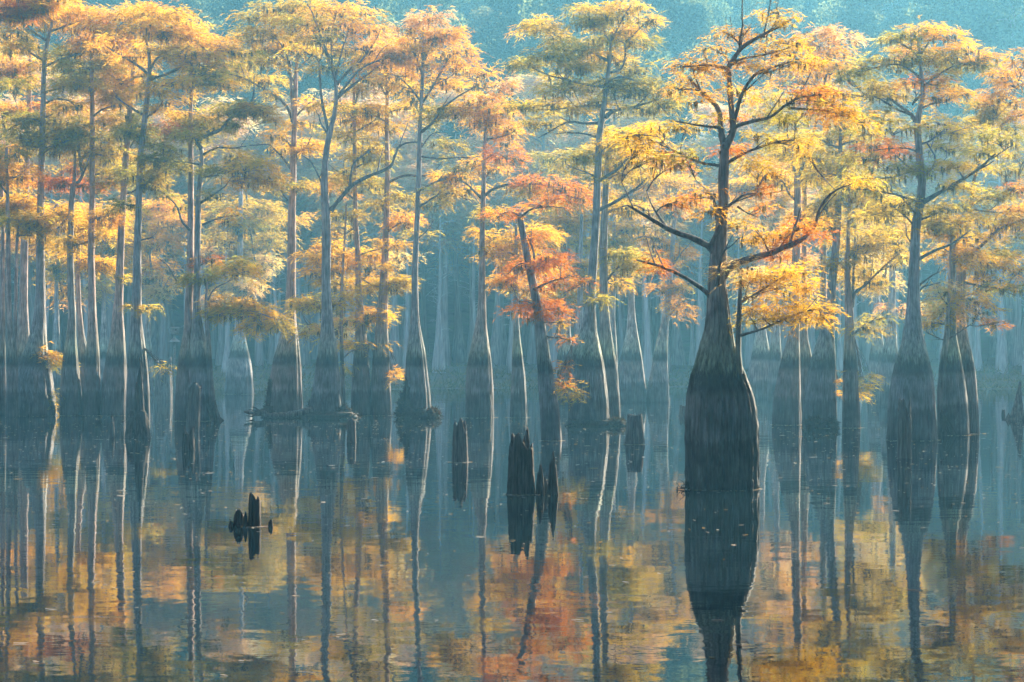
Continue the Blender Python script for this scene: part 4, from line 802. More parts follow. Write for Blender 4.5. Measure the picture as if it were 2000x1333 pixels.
for (nm, lab, base, x, tr, pd) in (
    ('pond_cypress', 'pale distant trunk glimpsed left of the massive bottle-based cypress', 790, 1105, [(1109, 380, 6), (1109, 480, 7), (1108, 588, 9), (1106, 650, 18), (1104, 700, 34), (1104, 750, 40), (1104, 790, 42)], [(1100, 430, 44, 16, 'g'), (1085, 470, 44, 14, 'g'), (1130, 470, 40, 14, 'y'), (1120, 560, 36, 14, 'g'), (1085, 575, 34, 13, 'g'), (1110, 400, 40, 14, 'g'), (1140, 430, 36, 12, 'y')]),
    ('pond_cypress', 'pale distant bottle-shaped cypress seen right of the mossy foreground trunk', 780, 1486, [(1488, 420, 7), (1487, 520, 11), (1486, 600, 15), (1486, 650, 20), (1486, 690, 34), (1485, 720, 44), (1484, 780, 48)], [(1490, 400, 46, 18, 'c'), (1460, 360, 44, 16, 'g'), (1520, 350, 46, 16, 'g'), (1500, 440, 40, 14, 'p')]),
    ('pond_cypress', 'slim pale distant cypress left of the brown paired trunks', 784, 1516, [(1520, 380, 6), (1518, 500, 9), (1516, 600, 12), (1515, 660, 18), (1514, 700, 26), (1514, 784, 30)], [(1530, 380, 44, 16, 'p'), (1500, 420, 36, 12, 'c'), (1535, 480, 36, 14, 'p'), (1530, 320, 40, 14, 'o')]),
    ('pond_cypress', 'pale distant cypress far behind, right of the forked thin trunk', 785, 1713, [(1712, 420, 7), (1712, 540, 11), (1713, 620, 14), (1713, 670, 24), (1713, 710, 34), (1713, 785, 40)], [(1712, 470, 46, 16, 'c'), (1690, 520, 40, 13, 'g'), (1735, 430, 44, 14, 'g'), (1710, 380, 40, 14, 'y')]),
    ('pond_cypress', 'pale warm distant trunk just left of the big purple-grey cypress', 795, 1738, [(1744, 430, 8), (1743, 540, 12), (1742, 610, 14), (1740, 660, 22), (1738, 700, 32), (1737, 750, 36), (1737, 795, 40)], [(1745, 500, 40, 12, 'c'), (1725, 540, 36, 12, 'c'), (1760, 450, 44, 14, 'g'), (1735, 420, 36, 12, 'y'), (1752, 600, 26, 10, 'p')]),
    ('bald_cypress', 'pale far cypress with skirt base under the low golden spray', 770, 469, [(472, 300, 6), (470, 420, 9), (469, 520, 12), (468, 600, 15), (468, 650, 19), (468, 690, 36), (468, 720, 48), (468, 770, 56)], [(470, 430, 56, 18, 'y'), (430, 465, 44, 15, 'y'), (505, 405, 52, 16, 'y'), (520, 460, 40, 14, 'y'), (450, 395, 44, 14, 'y'), (470, 555, 46, 12, 'c'), (510, 500, 30, 14, 'c'), (420, 420, 40, 14, 'g'), (540, 420, 34, 12, 'g'), (400, 480, 36, 13, 'c')]),
    ('pond_cypress', 'pale far trunk seen between the silvery forked cypress and the twin trunks', 772, 288, [(284, 420, 6), (286, 520, 7), (287, 600, 8), (288, 660, 12), (289, 700, 18), (289, 772, 22)], [(300, 420, 44, 18, 'g'), (265, 440, 44, 20, 'g'), (310, 470, 40, 18, 'g'), (258, 490, 42, 17, 'g'), (312, 520, 34, 14, 'o'), (290, 395, 44, 16, 'o'), (332, 555, 32, 12, 'c'), (335, 430, 38, 14, 'o')]),
    ('pond_cypress', 'dim far trunk between the reddish straight trunk and the right-leaning one', 775, 203, [(203, 400, 6), (203, 520, 7), (203, 620, 8), (203, 680, 16), (203, 775, 24)], [(205, 430, 44, 20, 'g'), (170, 450, 40, 18, 'g'), (230, 470, 42, 18, 'g'), (190, 500, 36, 15, 'g'), (225, 520, 32, 14, 'g'), (160, 410, 40, 16, 'o'), (150, 500, 28, 12, 'g'), (185, 555, 20, 12, 'c')]),
    ('pond_cypress', 'far trunk behind the left cluster, between big fluted base and lichened forked cypress', 775, 112, [(112, 400, 6), (112, 520, 7), (111, 620, 9), (110, 680, 16), (110, 775, 22)], [(105, 430, 44, 16, 'g'), (70, 410, 44, 16, 'g'), (120, 520, 28, 12, 'y'), (122, 560, 20, 10, 'g'), (60, 470, 36, 14, 'g'), (20, 400, 44, 18, 'y'), (10, 460, 40, 16, 'p'), (130, 590, 14, 10, 'p')]),
    ('pond_cypress', 'pale distant trunk squeezed behind the closely paired bottle-based trunks', 788, 1196, [(1200, 420, 6), (1198, 520, 8), (1196, 620, 10), (1195, 680, 20), (1195, 788, 30)], [(1195, 470, 36, 14, 'y'), (1225, 440, 40, 14, 'g'), (1240, 300, 44, 16, 'p'), (1200, 540, 30, 12, 'g')]),
    ('pond_cypress', 'pale distant trunk left of the massive cypress, under red sprays', 792, 1132, [(1136, 420, 6), (1134, 520, 9), (1133, 610, 12), (1130, 670, 22), (1128, 720, 32), (1128, 792, 36)], [(1135, 300, 44, 12, 'y'), (1110, 320, 40, 12, 'y'), (1150, 370, 40, 13, 'g'), (1080, 305, 36, 10, 'n'), (1130, 520, 34, 12, 'g')])):
    t = T(nm, lab, base, x); t.trunk(tr, M_BARK_HAZE_PALE, nf=8, seg=40)
    for q in range(5):
        p_ = pd[int(rng.integers(len(pd)))]; st = [a for a in tr if a[1] < 620]; a = st[int(rng.integers(len(st)))]
        t.limb([(a[0], min(a[1], p_[1]+30)), ((a[0]+p_[0])/2, p_[1]+14), (p_[0], p_[1]+4)], 4.5, 2)
    t.pads(pd, dens=0.9); t.done()

# --- the mossy foreground cypress
t = T('bald_cypress', 'large dark foreground cypress with fluted bottle base and gnarled golden-orange crown', 955, 1409)
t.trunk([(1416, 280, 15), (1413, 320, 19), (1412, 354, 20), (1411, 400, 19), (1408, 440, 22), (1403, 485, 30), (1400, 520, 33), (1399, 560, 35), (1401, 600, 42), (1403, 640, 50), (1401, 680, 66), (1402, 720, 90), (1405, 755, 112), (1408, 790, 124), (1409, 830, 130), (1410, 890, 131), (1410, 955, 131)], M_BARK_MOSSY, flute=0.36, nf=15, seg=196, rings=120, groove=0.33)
t.trunk([(1447, 530, 4), (1444, 560, 7), (1443, 600, 9), (1441, 640, 11), (1440, 690, 12), (1443, 730, 14)], M_BARK, name='side_stem', flute=0.05, seg=24, rings=30, dy=-0.15)
L_ = t.limb
L_([(1416, 290), (1408, 250), (1407, 217), (1392, 196), (1377, 182), (1364, 166), (1352, 152)], 13, 5, slope=0.3)
L_([(1414, 292), (1430, 262), (1430, 237), (1425, 195), (1422, 152), (1420, 134), (1432, 112), (1447, 91), (1483, 71), (1510, 58), (1535, 44)], 15, 3.5, slope=-0.1)
L_([(1430, 250), (1437, 222), (1447, 182), (1468, 152), (1500, 138), (1548, 124)], 9, 3)
L_([(1424, 124), (1460, 112), (1500, 104), (1548, 90)], 6, 2); L_([(1420, 134), (1390, 130), (1360, 132), (1331, 136)], 6, 2); L_([(1447, 91), (1430, 72), (1410, 62)], 4, 1.5); L_([(1447, 91), (1452, 70), (1470, 55)], 3.5, 1.5); L_([(1505, 60), (1520, 30), (1512, 12)], 3.5, 1.5)
L_([(1425, 262), (1440, 247), (1470, 238), (1503, 232), (1530, 214), (1565, 196), (1605, 192)], 9, 3); L_([(1540, 212), (1580, 214), (1620, 216), (1650, 222)], 5, 2); L_([(1408, 250), (1370, 246), (1335, 240), (1304, 236)], 6, 2)
L_([(1414, 322), (1452, 300), (1485, 286), (1523, 272), (1560, 268)], 7, 2.5); L_([(1412, 325), (1390, 322), (1370, 318), (1330, 300), (1290, 282)], 7, 2.5); L_([(1378, 182), (1350, 176), (1330, 180)], 4, 1.5)
L_([(1398, 500), (1384, 482), (1350, 466), (1321, 457), (1298, 446), (1276, 434), (1252, 418), (1230, 408)], 15, 4, slope=-0.4); L_([(1278, 436), (1270, 425), (1266, 412)], 4, 2)
L_([(1388, 485), (1402, 450), (1411, 430), (1392, 416), (1420, 404), (1445, 384), (1470, 380)], 11, 2.5, slope=-0.5, forks=4); L_([(1400, 410), (1395, 392), (1380, 372)], 4, 1.5); L_([(1440, 404), (1460, 416), (1478, 424)], 4, 1.5)
L_([(1392, 590), (1381, 574), (1350, 552), (1321, 535), (1285, 520), (1250, 510)], 11, 3.5, slope=-0.5)
L_([(1412, 540), (1424, 522), (1452, 510), (1503, 497), (1535, 482), (1569, 468)], 17, 7, slope=-0.45); L_([(1503, 497), (1492, 470), (1475, 450)], 4, 1.5); L_([(1520, 490), (1545, 455), (1570, 440)], 5, 2); L_([(1556, 474), (1590, 448), (1600, 410), (1625, 380), (1660, 366)], 7, 2.5)
L_([(1398, 560), (1402, 510), (1414, 488)], 7, 3, slope=-0.9, dy0=-0.35)
L_([(1441, 656), (1465, 650), (1490, 642), (1520, 628), (1542, 620), (1580, 608), (1617, 605)], 6, 2, dy0=-0.15); L_([(1442, 592), (1458, 584), (1476, 574)], 6, 2, dy0=-0.15); L_([(1470, 577), (1500, 560), (1530, 540), (1560, 528)], 4, 1.5, dy0=-0.15)
t.pads([(1512, 18, 26, 14, 'g'), (1530, 46, 30, 14, 'g'), (1548, 70, 36, 14, 'g'), (1486, 62, 24, 9, 'o'), (1424, 66, 34, 9, 'o'), (1396, 88, 32, 10, 'o'), (1340, 124, 34, 10, 'o'), (1375, 126, 30, 9, 'o'), (1560, 96, 34, 14, 'g'), (1580, 118, 28, 12, 'g'), (1545, 128, 34, 11, 'o'), (1455, 122, 26, 8, 'o'), (1500, 100, 30, 9, 'o'), (1490, 140, 28, 8, 'o'),
        (1590, 178, 50, 14, 'r'), (1550, 196, 44, 13, 'n'), (1620, 196, 46, 14, 'g'), (1640, 216, 40, 12, 'o'), (1600, 214, 40, 12, 'r'), (1670, 214, 26, 12, 'g'), (1692, 238, 22, 13, 'g'), (1560, 222, 36, 10, 'n'), (1630, 178, 36, 10, 'o'), (1330, 170, 30, 9, 'o'), (1350, 150, 28, 9, 'o'),
        (1340, 246, 34, 9, 'y'), (1300, 246, 30, 10, 'g'), (1260, 270, 44, 13, 'g'), (1230, 262, 32, 11, 'g'), (1285, 292, 44, 13, 'g'), (1330, 298, 40, 13, 'n'), (1300, 320, 44, 11, 'r'), (1345, 318, 34, 9, 'n'), (1262, 310, 36, 12, 'y'), (1240, 290, 28, 12, 'o'),
        (1470, 262, 30, 8, 'y'), (1530, 266, 36, 10, 'n'), (1568, 274, 32, 12, 'g'), (1580, 296, 16, 14, 'g'), (1488, 318, 30, 10, 'p'), (1490, 338, 26, 10, 'o'), (1412, 290, 26, 9, 'r'), (1455, 284, 26, 7, 'r'),
        (1345, 384, 34, 9, 'r'), (1375, 375, 28, 8, 'o'), (1320, 396, 26, 8, 'r'), (1480, 378, 26, 7, 'r'), (1492, 400, 16, 9, 'r'), (1556, 446, 36, 12, 'r'), (1580, 436, 26, 9, 'o'), (1440, 438, 34, 7, 'g'), (1475, 458, 30, 8, 'g'), (1530, 462, 24, 8, 'o')], dens=0.56, moss=1.5, spread=0.9)
t.pads([(1500, 536, 46, 13, 'g'), (1545, 530, 40, 13, 'g'), (1470, 548, 34, 12, 'c'), (1528, 560, 46, 14, 'g'), (1575, 552, 30, 13, 'g'), (1540, 590, 50, 15, 'g'), (1590, 604, 32, 16, 'g'), (1560, 618, 38, 14, 'g'), (1602, 622, 20, 14, 'g'), (1490, 600, 36, 12, 'o'), (1510, 618, 30, 9, 'y'), (1480, 575, 28, 9, 'c'), (1470, 620, 26, 9, 'y')], dens=0.75, moss=0.9, spread=0.5)
t.done()

# --- paired and slender trunks right of the foreground tree
t = T('bald_cypress', 'brown cypress with sunlit crease, left one of the paired fluted bases', 830, 1537)
t.trunk([(1557, 344, 12), (1558, 400, 14), (1558, 454, 15), (1556, 520, 16), (1555, 580, 16), (1553, 640, 18), (1549, 670, 26), (1545, 700, 36), (1541, 740, 46), (1538, 780, 53), (1537, 830, 56)], M_BARK_WARM, nf=9, flat_top=True)
t.limb([(1557, 395), (1540, 378), (1525, 352), (1495, 335)], 5, 2); t.limb([(1558, 360), (1575, 345), (1590, 340)], 4); t.limb([(1557, 350), (1545, 300), (1540, 240)], 6, 2.5); t.limb([(1557, 350), (1580, 280), (1600, 180), (1610, 110)], 7, 2.5)
t.pads([(1600, 66, 44, 11, 'p'), (1640, 82, 36, 11, 'p'), (1580, 96, 36, 11, 'o'), (1622, 110, 44, 11, 'o'), (1590, 130, 40, 11, 'o'), (1490, 180, 40, 12, 'y'), (1500, 215, 38, 11, 'y'), (1540, 236, 36, 11, 'y'), (1620, 145, 40, 12, 'g'), (1550, 160, 36, 12, 'o'), (1520, 130, 30, 10, 'p'), (1520, 350, 32, 9, 'y')], dens=0.85); t.done()
t = T('pond_cypress', 'dark trunk tucked behind between the paired fluted bases', 822, 1572)
t.trunk([(1571, 270, 5), (1571, 328, 8), (1571, 420, 9), (1570, 520, 10), (1570, 600, 12), (1570, 660, 15), (1574, 700, 26), (1576, 740, 32), (1576, 822, 36)], M_BARK_WARM, nf=8)
t.limb([(1571, 350), (1590, 340), (1610, 330)], 4); t.limb([(1571, 330), (1550, 300), (1530, 290)], 4)
t.pads([(1600, 320, 38, 9, 'y'), (1545, 290, 38, 10, 'y'), (1575, 262, 40, 11, 'y'), (1610, 345, 30, 9, 'y'), (1560, 500, 30, 11, 'p'), (1590, 560, 26, 12, 'p')]); t.done()
t = T('bald_cypress', 'blue-grey cypress on the right one of the paired fluted bases, dark hollow at foot', 836, 1602)
t.trunk([(1643, 235, 5), (1642, 252, 6), (1640, 328, 9), (1637, 429, 13), (1631, 505, 15), (1626, 560, 16), (1622, 610, 18), (1617, 640, 24), (1611, 680, 38), (1607, 710, 48), (1604, 750, 56), (1602, 790, 61), (1601, 836, 64)], M_BARK, nf=10, seg=72)
t.limb([(1641, 290), (1615, 280), (1590, 262)], 5, 2); t.limb([(1642, 258), (1660, 246), (1685, 240)], 4.5, 2); t.limb([(1639, 345), (1620, 340), (1598, 345)], 4); t.limb([(1638, 400), (1650, 380), (1675, 375)], 4); t.limb([(1632, 470), (1618, 440), (1612, 415), (1600, 405)], 5, 2); t.limb([(1639, 320), (1665, 318), (1690, 322)], 4)
t.pads([(1640, 290, 42, 10, 'n'), (1600, 306, 46, 9, 'n'), (1680, 268, 36, 11, 'y'), (1650, 320, 46, 9, 'y'), (1600, 346, 32, 9, 'y'), (1660, 232, 34, 10, 'n'), (1675, 370, 40, 10, 'n'), (1620, 265, 34, 10, 'y'), (1660, 345, 36, 9, 'y'), (1640, 375, 34, 9, 'y')], dens=0.95)
mossy_mound(t, [(1570, 1606, 24), (1604, 1634, 22)], dy=-0.35); 
t.pads([(1634, 744, 5, 9, 'o'), (1632, 765, 5, 8, 'o')], moss=0); t.done()
t = T('pond_cypress', 'narrow brownish trunk rising behind the dark-hollow cypress', 824, 1612)
t.trunk([(1628, 315, 5), (1622, 360, 7), (1614, 404, 9), (1611, 460, 10), (1609, 505, 11), (1608, 560, 12), (1609, 620, 14), (1612, 680, 22), (1614, 824, 32)], M_BARK_MOSSY, nf=8)
t.limb([(1612, 450), (1590, 430), (1570, 425)], 4); t.limb([(1620, 372), (1640, 352), (1660, 350)], 4)
t.pads([(1580, 420, 34, 9, 'o'), (1605, 400, 36, 9, 'y'), (1640, 355, 34, 8, 'n'), (1630, 445, 30, 9, 'y')]); t.done()
t = T('pond_cypress', 'slim dark cypress forking low with green sprouts on its right side', 836, 1663)
t.trunk([(1657, 345, 4), (1660, 413, 7), (1657, 470, 8), (1655, 525, 10), (1657, 575, 14), (1659, 610, 17), (1659, 650, 19), (1660, 690, 24), (1661, 740, 31), (1662, 790, 35), (1663, 836, 37)], M_BARK_WARM, nf=8)
t.limb([(1664, 600), (1670, 574), (1690, 558), (1709, 540), (1740, 510), (1773, 480)], 7, 2); t.limb([(1665, 590), (1667, 540), (1670, 480), (1674, 420)], 6, 2, slope=0.2); t.limb([(1655, 530), (1640, 515), (1622, 510)], 3.5); t.limb([(1658, 430), (1690, 412), (1730, 400)], 4); t.limb([(1666, 655), (1690, 635), (1730, 620)], 3.5); t.limb([(1656, 500), (1690, 480), (1740, 455)], 4)
t.pads([(1690, 418, 44, 12, 'y'), (1722, 392, 40, 11, 'y'), (1656, 436, 36, 12, 'y'), (1712, 452, 46, 12, 'y'), (1690, 492, 38, 11, 'y'), (1740, 470, 36, 11, 'y'), (1686, 640, 34, 9, 'y'), (1720, 620, 28, 9, 'n'), (1640, 470, 32, 10, 'y'), (1760, 500, 26, 9, 'y'), (1660, 395, 36, 11, 'y')], dens=0.8)
t.pads([(1690, 736, 14, 9, 'n'), (1684, 755, 12, 10, 'y'), (1682, 772, 8, 8, 'g')], moss=0); t.done()

# --- big right-hand cypress group
t = T('bald_cypress', 'big purple-grey cypress with bottle base and dark layered crown at right', 860, 1781)
t.trunk([(1795, 85, 4), (1799, 150, 7), (1803, 188, 8), (1797, 212, 10), (1789, 236, 13), (1793, 281, 13), (1797, 319, 14), (1801, 356, 15), (1797, 394, 16), (1789, 431, 18), (1786, 469, 18), (1784, 520, 20), (1784, 570, 23), (1784, 600, 26), (1783, 640, 33), (1783, 670, 44), (1782, 700, 60), (1781, 740, 78), (1780, 780, 86), (1780, 820, 90), (1780, 860, 92)], M_BARK, flute=0.14, nf=12, seg=96, rings=90)
L_ = t.limb
L_([(1788, 236), (1778, 222), (1755, 204), (1731, 188), (1700, 190)], 8, 2.5); L_([(1780, 224), (1750, 215), (1725, 200), (1700, 192)], 5, 2); L_([(1797, 213), (1820, 204), (1842, 202)], 4.5, 2); L_([(1798, 186), (1782, 205), (1790, 188), (1784, 178)], 4, 2)
L_([(1802, 396), (1844, 371), (1881, 349), (1908, 330), (1932, 310)], 9, 3.5); L_([(1805, 344), (1822, 325), (1824, 305), (1806, 278)], 5, 3, slope=-0.3); L_([(1797, 282), (1815, 276), (1842, 257)], 5, 2); L_([(1794, 338), (1770, 325), (1748, 303)], 5, 2); L_([(1792, 396), (1760, 386), (1724, 379), (1656, 375)], 5, 2)
L_([(1788, 416), (1770, 400), (1757, 388)], 4, 2); L_([(1784, 440), (1765, 420), (1752, 412)], 4, 2); L_([(1792, 431), (1825, 420), (1855, 408)], 5, 2); L_([(1792, 508), (1825, 491), (1863, 476), (1900, 450)], 7, 2.5); L_([(1792, 560), (1820, 540), (1846, 528)], 4.5, 2); L_([(1792, 575), (1805, 560), (1838, 550)], 4, 2); L_([(1778, 472), (1770, 460), (1770, 448)], 3, 1.5)
L_([(1802, 170), (1830, 150), (1860, 132), (1900, 122)], 5, 2); L_([(1800, 155), (1770, 130), (1740, 125), (1690, 138)], 5, 2); L_([(1797, 110), (1815, 80), (1835, 62)], 4, 2); L_([(1797, 115), (1775, 95), (1745, 80)], 4, 2); L_([(1795, 330), (1740, 345), (1680, 345)], 4.5, 2); L_([(1799, 300), (1760, 290), (1700, 296)], 4, 2)
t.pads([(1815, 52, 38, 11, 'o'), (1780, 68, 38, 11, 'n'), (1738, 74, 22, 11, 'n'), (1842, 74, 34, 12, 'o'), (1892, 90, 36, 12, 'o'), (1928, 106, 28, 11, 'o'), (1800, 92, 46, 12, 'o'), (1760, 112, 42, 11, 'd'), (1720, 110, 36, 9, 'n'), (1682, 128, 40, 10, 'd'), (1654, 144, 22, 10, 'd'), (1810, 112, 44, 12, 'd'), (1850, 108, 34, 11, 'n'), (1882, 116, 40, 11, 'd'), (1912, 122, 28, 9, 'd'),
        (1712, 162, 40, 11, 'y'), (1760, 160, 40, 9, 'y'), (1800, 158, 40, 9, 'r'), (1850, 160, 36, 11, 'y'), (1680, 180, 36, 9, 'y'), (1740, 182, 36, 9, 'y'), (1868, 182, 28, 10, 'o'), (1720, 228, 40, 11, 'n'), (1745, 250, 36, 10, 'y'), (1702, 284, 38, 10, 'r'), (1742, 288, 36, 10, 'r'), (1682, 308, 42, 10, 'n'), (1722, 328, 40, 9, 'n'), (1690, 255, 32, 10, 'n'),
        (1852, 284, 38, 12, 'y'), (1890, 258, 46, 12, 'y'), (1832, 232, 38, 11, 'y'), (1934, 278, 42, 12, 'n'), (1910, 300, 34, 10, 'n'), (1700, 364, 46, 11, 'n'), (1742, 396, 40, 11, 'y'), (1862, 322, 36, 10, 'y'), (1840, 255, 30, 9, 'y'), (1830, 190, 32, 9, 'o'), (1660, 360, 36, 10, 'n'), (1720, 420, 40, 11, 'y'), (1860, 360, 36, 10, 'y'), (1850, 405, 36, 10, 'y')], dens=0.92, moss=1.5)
t.done()
t = T('pond_cypress', 'forked brown sapling trunk on the bottle base beside the big purple-grey cypress', 850, 1858)
t.trunk([(1862, 440, 5), (1861, 500, 9), (1859, 562, 13), (1858, 620, 16), (1856, 660, 24), (1857, 700, 38), (1858, 740, 50), (1860, 790, 58), (1861, 850, 62)], M_BARK_MOSSY, nf=9, seg=72)
t.trunk([(1851, 470, 3), (1848, 540, 5), (1846, 600, 7), (1843, 660, 11), (1836, 700, 14), (1830, 760, 12), (1830, 850, 10)], M_BARK_WARM, name='side_stem', flute=0.05, seg=24, rings=40, dy=-0.5)
t.limb([(1846, 668), (1825, 660), (1802, 648)], 3.5, 1.5, dy0=-0.5); t.limb([(1846, 662), (1870, 650), (1900, 632)], 3.5, 1.5, dy0=-0.5); t.limb([(1848, 600), (1830, 580), (1822, 560)], 3, 1.5, dy0=-0.5); t.limb([(1860, 520), (1880, 500), (1905, 500)], 4); t.limb([(1860, 470), (1840, 440), (1820, 430)], 4)
t.pads([(1872, 400, 42, 13, 'y'), (1900, 428, 42, 14, 'g'), (1862, 486, 40, 15, 'g'), (1908, 508, 44, 12, 'g'), (1882, 580, 36, 13, 'g'), (1905, 618, 36, 10, 'p'), (1828, 628, 34, 11, 'g'), (1860, 600, 36, 13, 'c'), (1830, 440, 36, 11, 'y'), (1835, 600, 24, 14, 'c'), (1920, 600, 26, 10, 'o'), (1850, 450, 36, 12, 'g'), (1880, 460, 36, 12, 'g'), (1945, 632, 10, 4, 'r')], dens=0.85)
rb = MB()
for q in range(26):
    b = t.loc(1833 + rng.normal(0, 1.5), 805 + rng.uniform(-8, 10), -0.55); e = t.loc(1838 + rng.normal(0, 8), 850 + rng.uniform(0, 12), -0.6 + rng.normal(0, 0.12))
    tube(rb, catmull([b, (b+e)/2 + rng.normal(0, 0.04, 3), e], 6), np.linspace(0.018, 0.008, 6), 4)
obj('hanging_roots', rb.mesh('hanging_roots', M_ROOT), t.root, kind='stuff'); t.done()
t = T('pond_cypress', 'rightmost large cypress, dark trunk on a double-rimmed swollen base', 847, 1893)
t.trunk([(1898, 390, 8), (1894, 440, 13), (1889, 480, 17), (1884, 520, 19), (1879, 560, 20), (1880, 620, 21), (1883, 660, 26), (1887, 700, 38), (1889, 740, 46), (1891, 790, 50), (1892, 847, 52)], M_BARK_WARM, nf=9, seg=72, dy=0.4)
t.limb([(1885, 510), (1911, 484), (1930, 466), (1949, 450), (2000, 430), (2040, 415)], 8, 3); t.limb([(1890, 475), (1915, 490), (1950, 506), (1985, 490)], 5, 2); t.limb([(1882, 552), (1920, 560), (1975, 566), (2010, 572)], 4.5, 2); t.limb([(1897, 400), (1930, 385), (1975, 372)], 5, 2); t.limb([(1897, 395), (1905, 340), (1930, 260), (1945, 200)], 7, 2.5); t.limb([(1925, 275), (1960, 240), (1990, 228)], 4, 2); t.limb([(1896, 410), (1960, 415), (2010, 410)], 4, 2)
t.pads([(1952, 140, 36, 12, 'o'), (1984, 160, 36, 14, 'o'), (1962, 200, 42, 12, 'o'), (1920, 205, 34, 10, 'y'), (1992, 222, 34, 12, 'o'), (1975, 250, 40, 12, 'n'), (1930, 228, 32, 10, 'y'), (1964, 436, 40, 14, 'g'), (1984, 372, 34, 10, 'r'), (1932, 382, 40, 10, 'n'), (1955, 492, 40, 13, 'g'), (1924, 520, 32, 12, 'n'), (1960, 562, 52, 6, 'n'), (1990, 520, 34, 12, 'g'), (1995, 400, 32, 10, 'o'), (1960, 330, 36, 10, 'n'), (1990, 300, 34, 12, 'y'), (1910, 240, 34, 10, 'y'), (2000, 460, 34, 12, 'y'), (1935, 540, 34, 10, 'g'), (1990, 120, 28, 12, 'o')], dens=0.95); t.done()

# drooping branch of a tree outside the frame, top left corner
t = T('bald_cypress', 'dark limb hung with rusty foliage entering at the top left corner', 830, -70)
t.trunk([(-60, -140, 10), (-62, 0, 16), (-66, 300, 20), (-70, 560, 26), (-70, 680, 50), (-70, 760, 76), (-70, 830, 84)], M_BARK, nf=10)
t.limb([(-62, 70), (-20, 45), (20, 30), (50, 16), (90, 4)], 11, 4)
t.pads([(20, 10, 36, 11, 'r'), (55, 6, 34, 12, 'r'), (82, 12, 26, 10, 'o'), (-10, 22, 34, 12, 'o'), (40, -14, 50, 14, 'r'), (95, -10, 40, 12, 'o'), (-30, -40, 60, 16, 'o'), (-70, -80, 60, 18, 'o')], moss=3, dens=1.1); t.done()

# ------------------------------------------------------------------ stumps and snags
def stump(name, label, base, x0, x1, ytop, mat=M_STUMP, jag=0.30, lean=0.0, taper=0.85, peaks=None, nf=8, group=None, parts=(), concave=1.0):
    """a hollow, rotted stump with a splintered rim. peaks: (direction in degrees, relative height, width)"""
    d = dist(base); k = d/FPX; xc = (x0+x1)/2
    root = bpy.data.objects.new(name, None); COL.objects.link(root); root.location = (wx(xc, d), d, 0)
    tag(root, label, 'stump', group)
    def shell(pname, xa, xb, yt, jg, pk_, dy=0.0, tp=taper):
        cx = ((xa+xb)/2 - xc)*k; R = (xb-xa)*0.5*k; H = (base-yt)*k
        seg, rings = 56, 26
        th = np.arange(seg)*2*math.pi/seg
        h = 1 - jg*(0.5 + 0.5*np.sin(th*2 + rng.uniform(0, 6))) - jg*0.55*rng.random(seg) - jg*0.3*np.abs(np.sin(th*7 + rng.uniform(0, 6)))
        if pk_:
            h = np.minimum(h, 0.75 - 0.15*rng.random(seg))
            for (deg, ph_, wdt) in pk_:
                dd = np.abs((th - math.radians(deg) + math.pi) % (2*math.pi) - math.pi)
                h = np.maximum(h, ph_*np.clip(1.15 - dd/math.radians(wdt), 0, 1)**0.7 + 0.03*rng.normal(size=seg))
        for _ in range(2): h = 0.25*np.roll(h, 1) + 0.5*h + 0.25*np.roll(h, -1)
        h = np.clip(h + 0.012*rng.normal(size=seg), 0.12, 1.03); h = h/h.max()
        fl = np.abs(np.sin(th*nf/2 + 0.7))**0.6 - 0.7
        u = np.linspace(0, 1, rings)[:, None]
        z = -0.4 + u*(h[None, :]*H + 0.4)
        zr = np.clip(z/H, 0, 1.1)
        rr = R*(tp + (1.06-tp)*np.clip(1-zr, 0, 1.2)**concave)*(1 + 0.13*fl[None, :] + 0.035*rng.normal(size=(1, seg)) + 0.02*rng.normal(size=(rings, seg)))
        V1 = np.stack([cx + rr*np.cos(th) + lean*z, dy + rr*np.sin(th), z], -1).reshape(-1, 3)
        r2 = rr[-1]*0.72; z2 = z[-1] - 0.06*H
        V2 = np.stack([cx + r2*np.cos(th) + lean*z2, dy + r2*np.sin(th), z2], -1)
        z3 = np.full(seg, h.min()*H*0.5); V3 = np.stack([cx + r2*0.6*np.cos(th) + lean*z3, dy + r2*0.6*np.sin(th), z3], -1)
        V = np.vstack([V1, V2, V3, [[cx, dy, h.min()*H*0.48]]])
        i = np.arange(rings+1)[:, None]*seg; j = np.arange(seg)[None, :]; kk = (j+1) % seg
        Q = np.stack([i+j, i+kk, i+seg+kk, i+seg+j], -1).reshape(-1, 4)
        b = (rings+1)*seg
        Tt = np.stack([b+np.arange(seg), b+(np.arange(seg)+1) % seg, np.full(seg, (rings+2)*seg)], -1)
        obj(pname, mesh_from(pname, V, [Q, Tt], mat, False), root)
    shell('trunk_shell', x0, x1, ytop, jag, peaks)
    for (xa, xb, yt, dy, *tp_) in parts: shell('spire', xa, xb, yt, 0.15, [(rng.uniform(220, 320), 1.0, 110)], dy, tp_[0] if tp_ else 0.35)
    return root
stump('broken_stump', 'big black splintered stump with two spires on its right, centre foreground', 966, 993, 1044, 835, jag=0.10, peaks=[(60, 1.0, 50), (150, 0.92, 80), (250, 0.9, 90), (0, 0.72, 60)], parts=((1046, 1064, 905, 0.0), (1060, 1072, 930, 0.1), (1069, 1090, 880, -0.05)), taper=0.78)
stump('broken_stump', 'grey-brown standing stump with jagged top left of the big black one', 903, 883, 913, 816, mat=M_STUMP_GREY, jag=0.07, peaks=[(280, 1.0, 70), (220, 0.93, 70), (60, 0.9, 150)], taper=0.80)
stump('broken_stump', 'squat grey stump with flat top right of the massive bottle-based cypress', 868, 1222, 1258, 807, mat=M_STUMP_GREY, jag=0.06, taper=0.74)
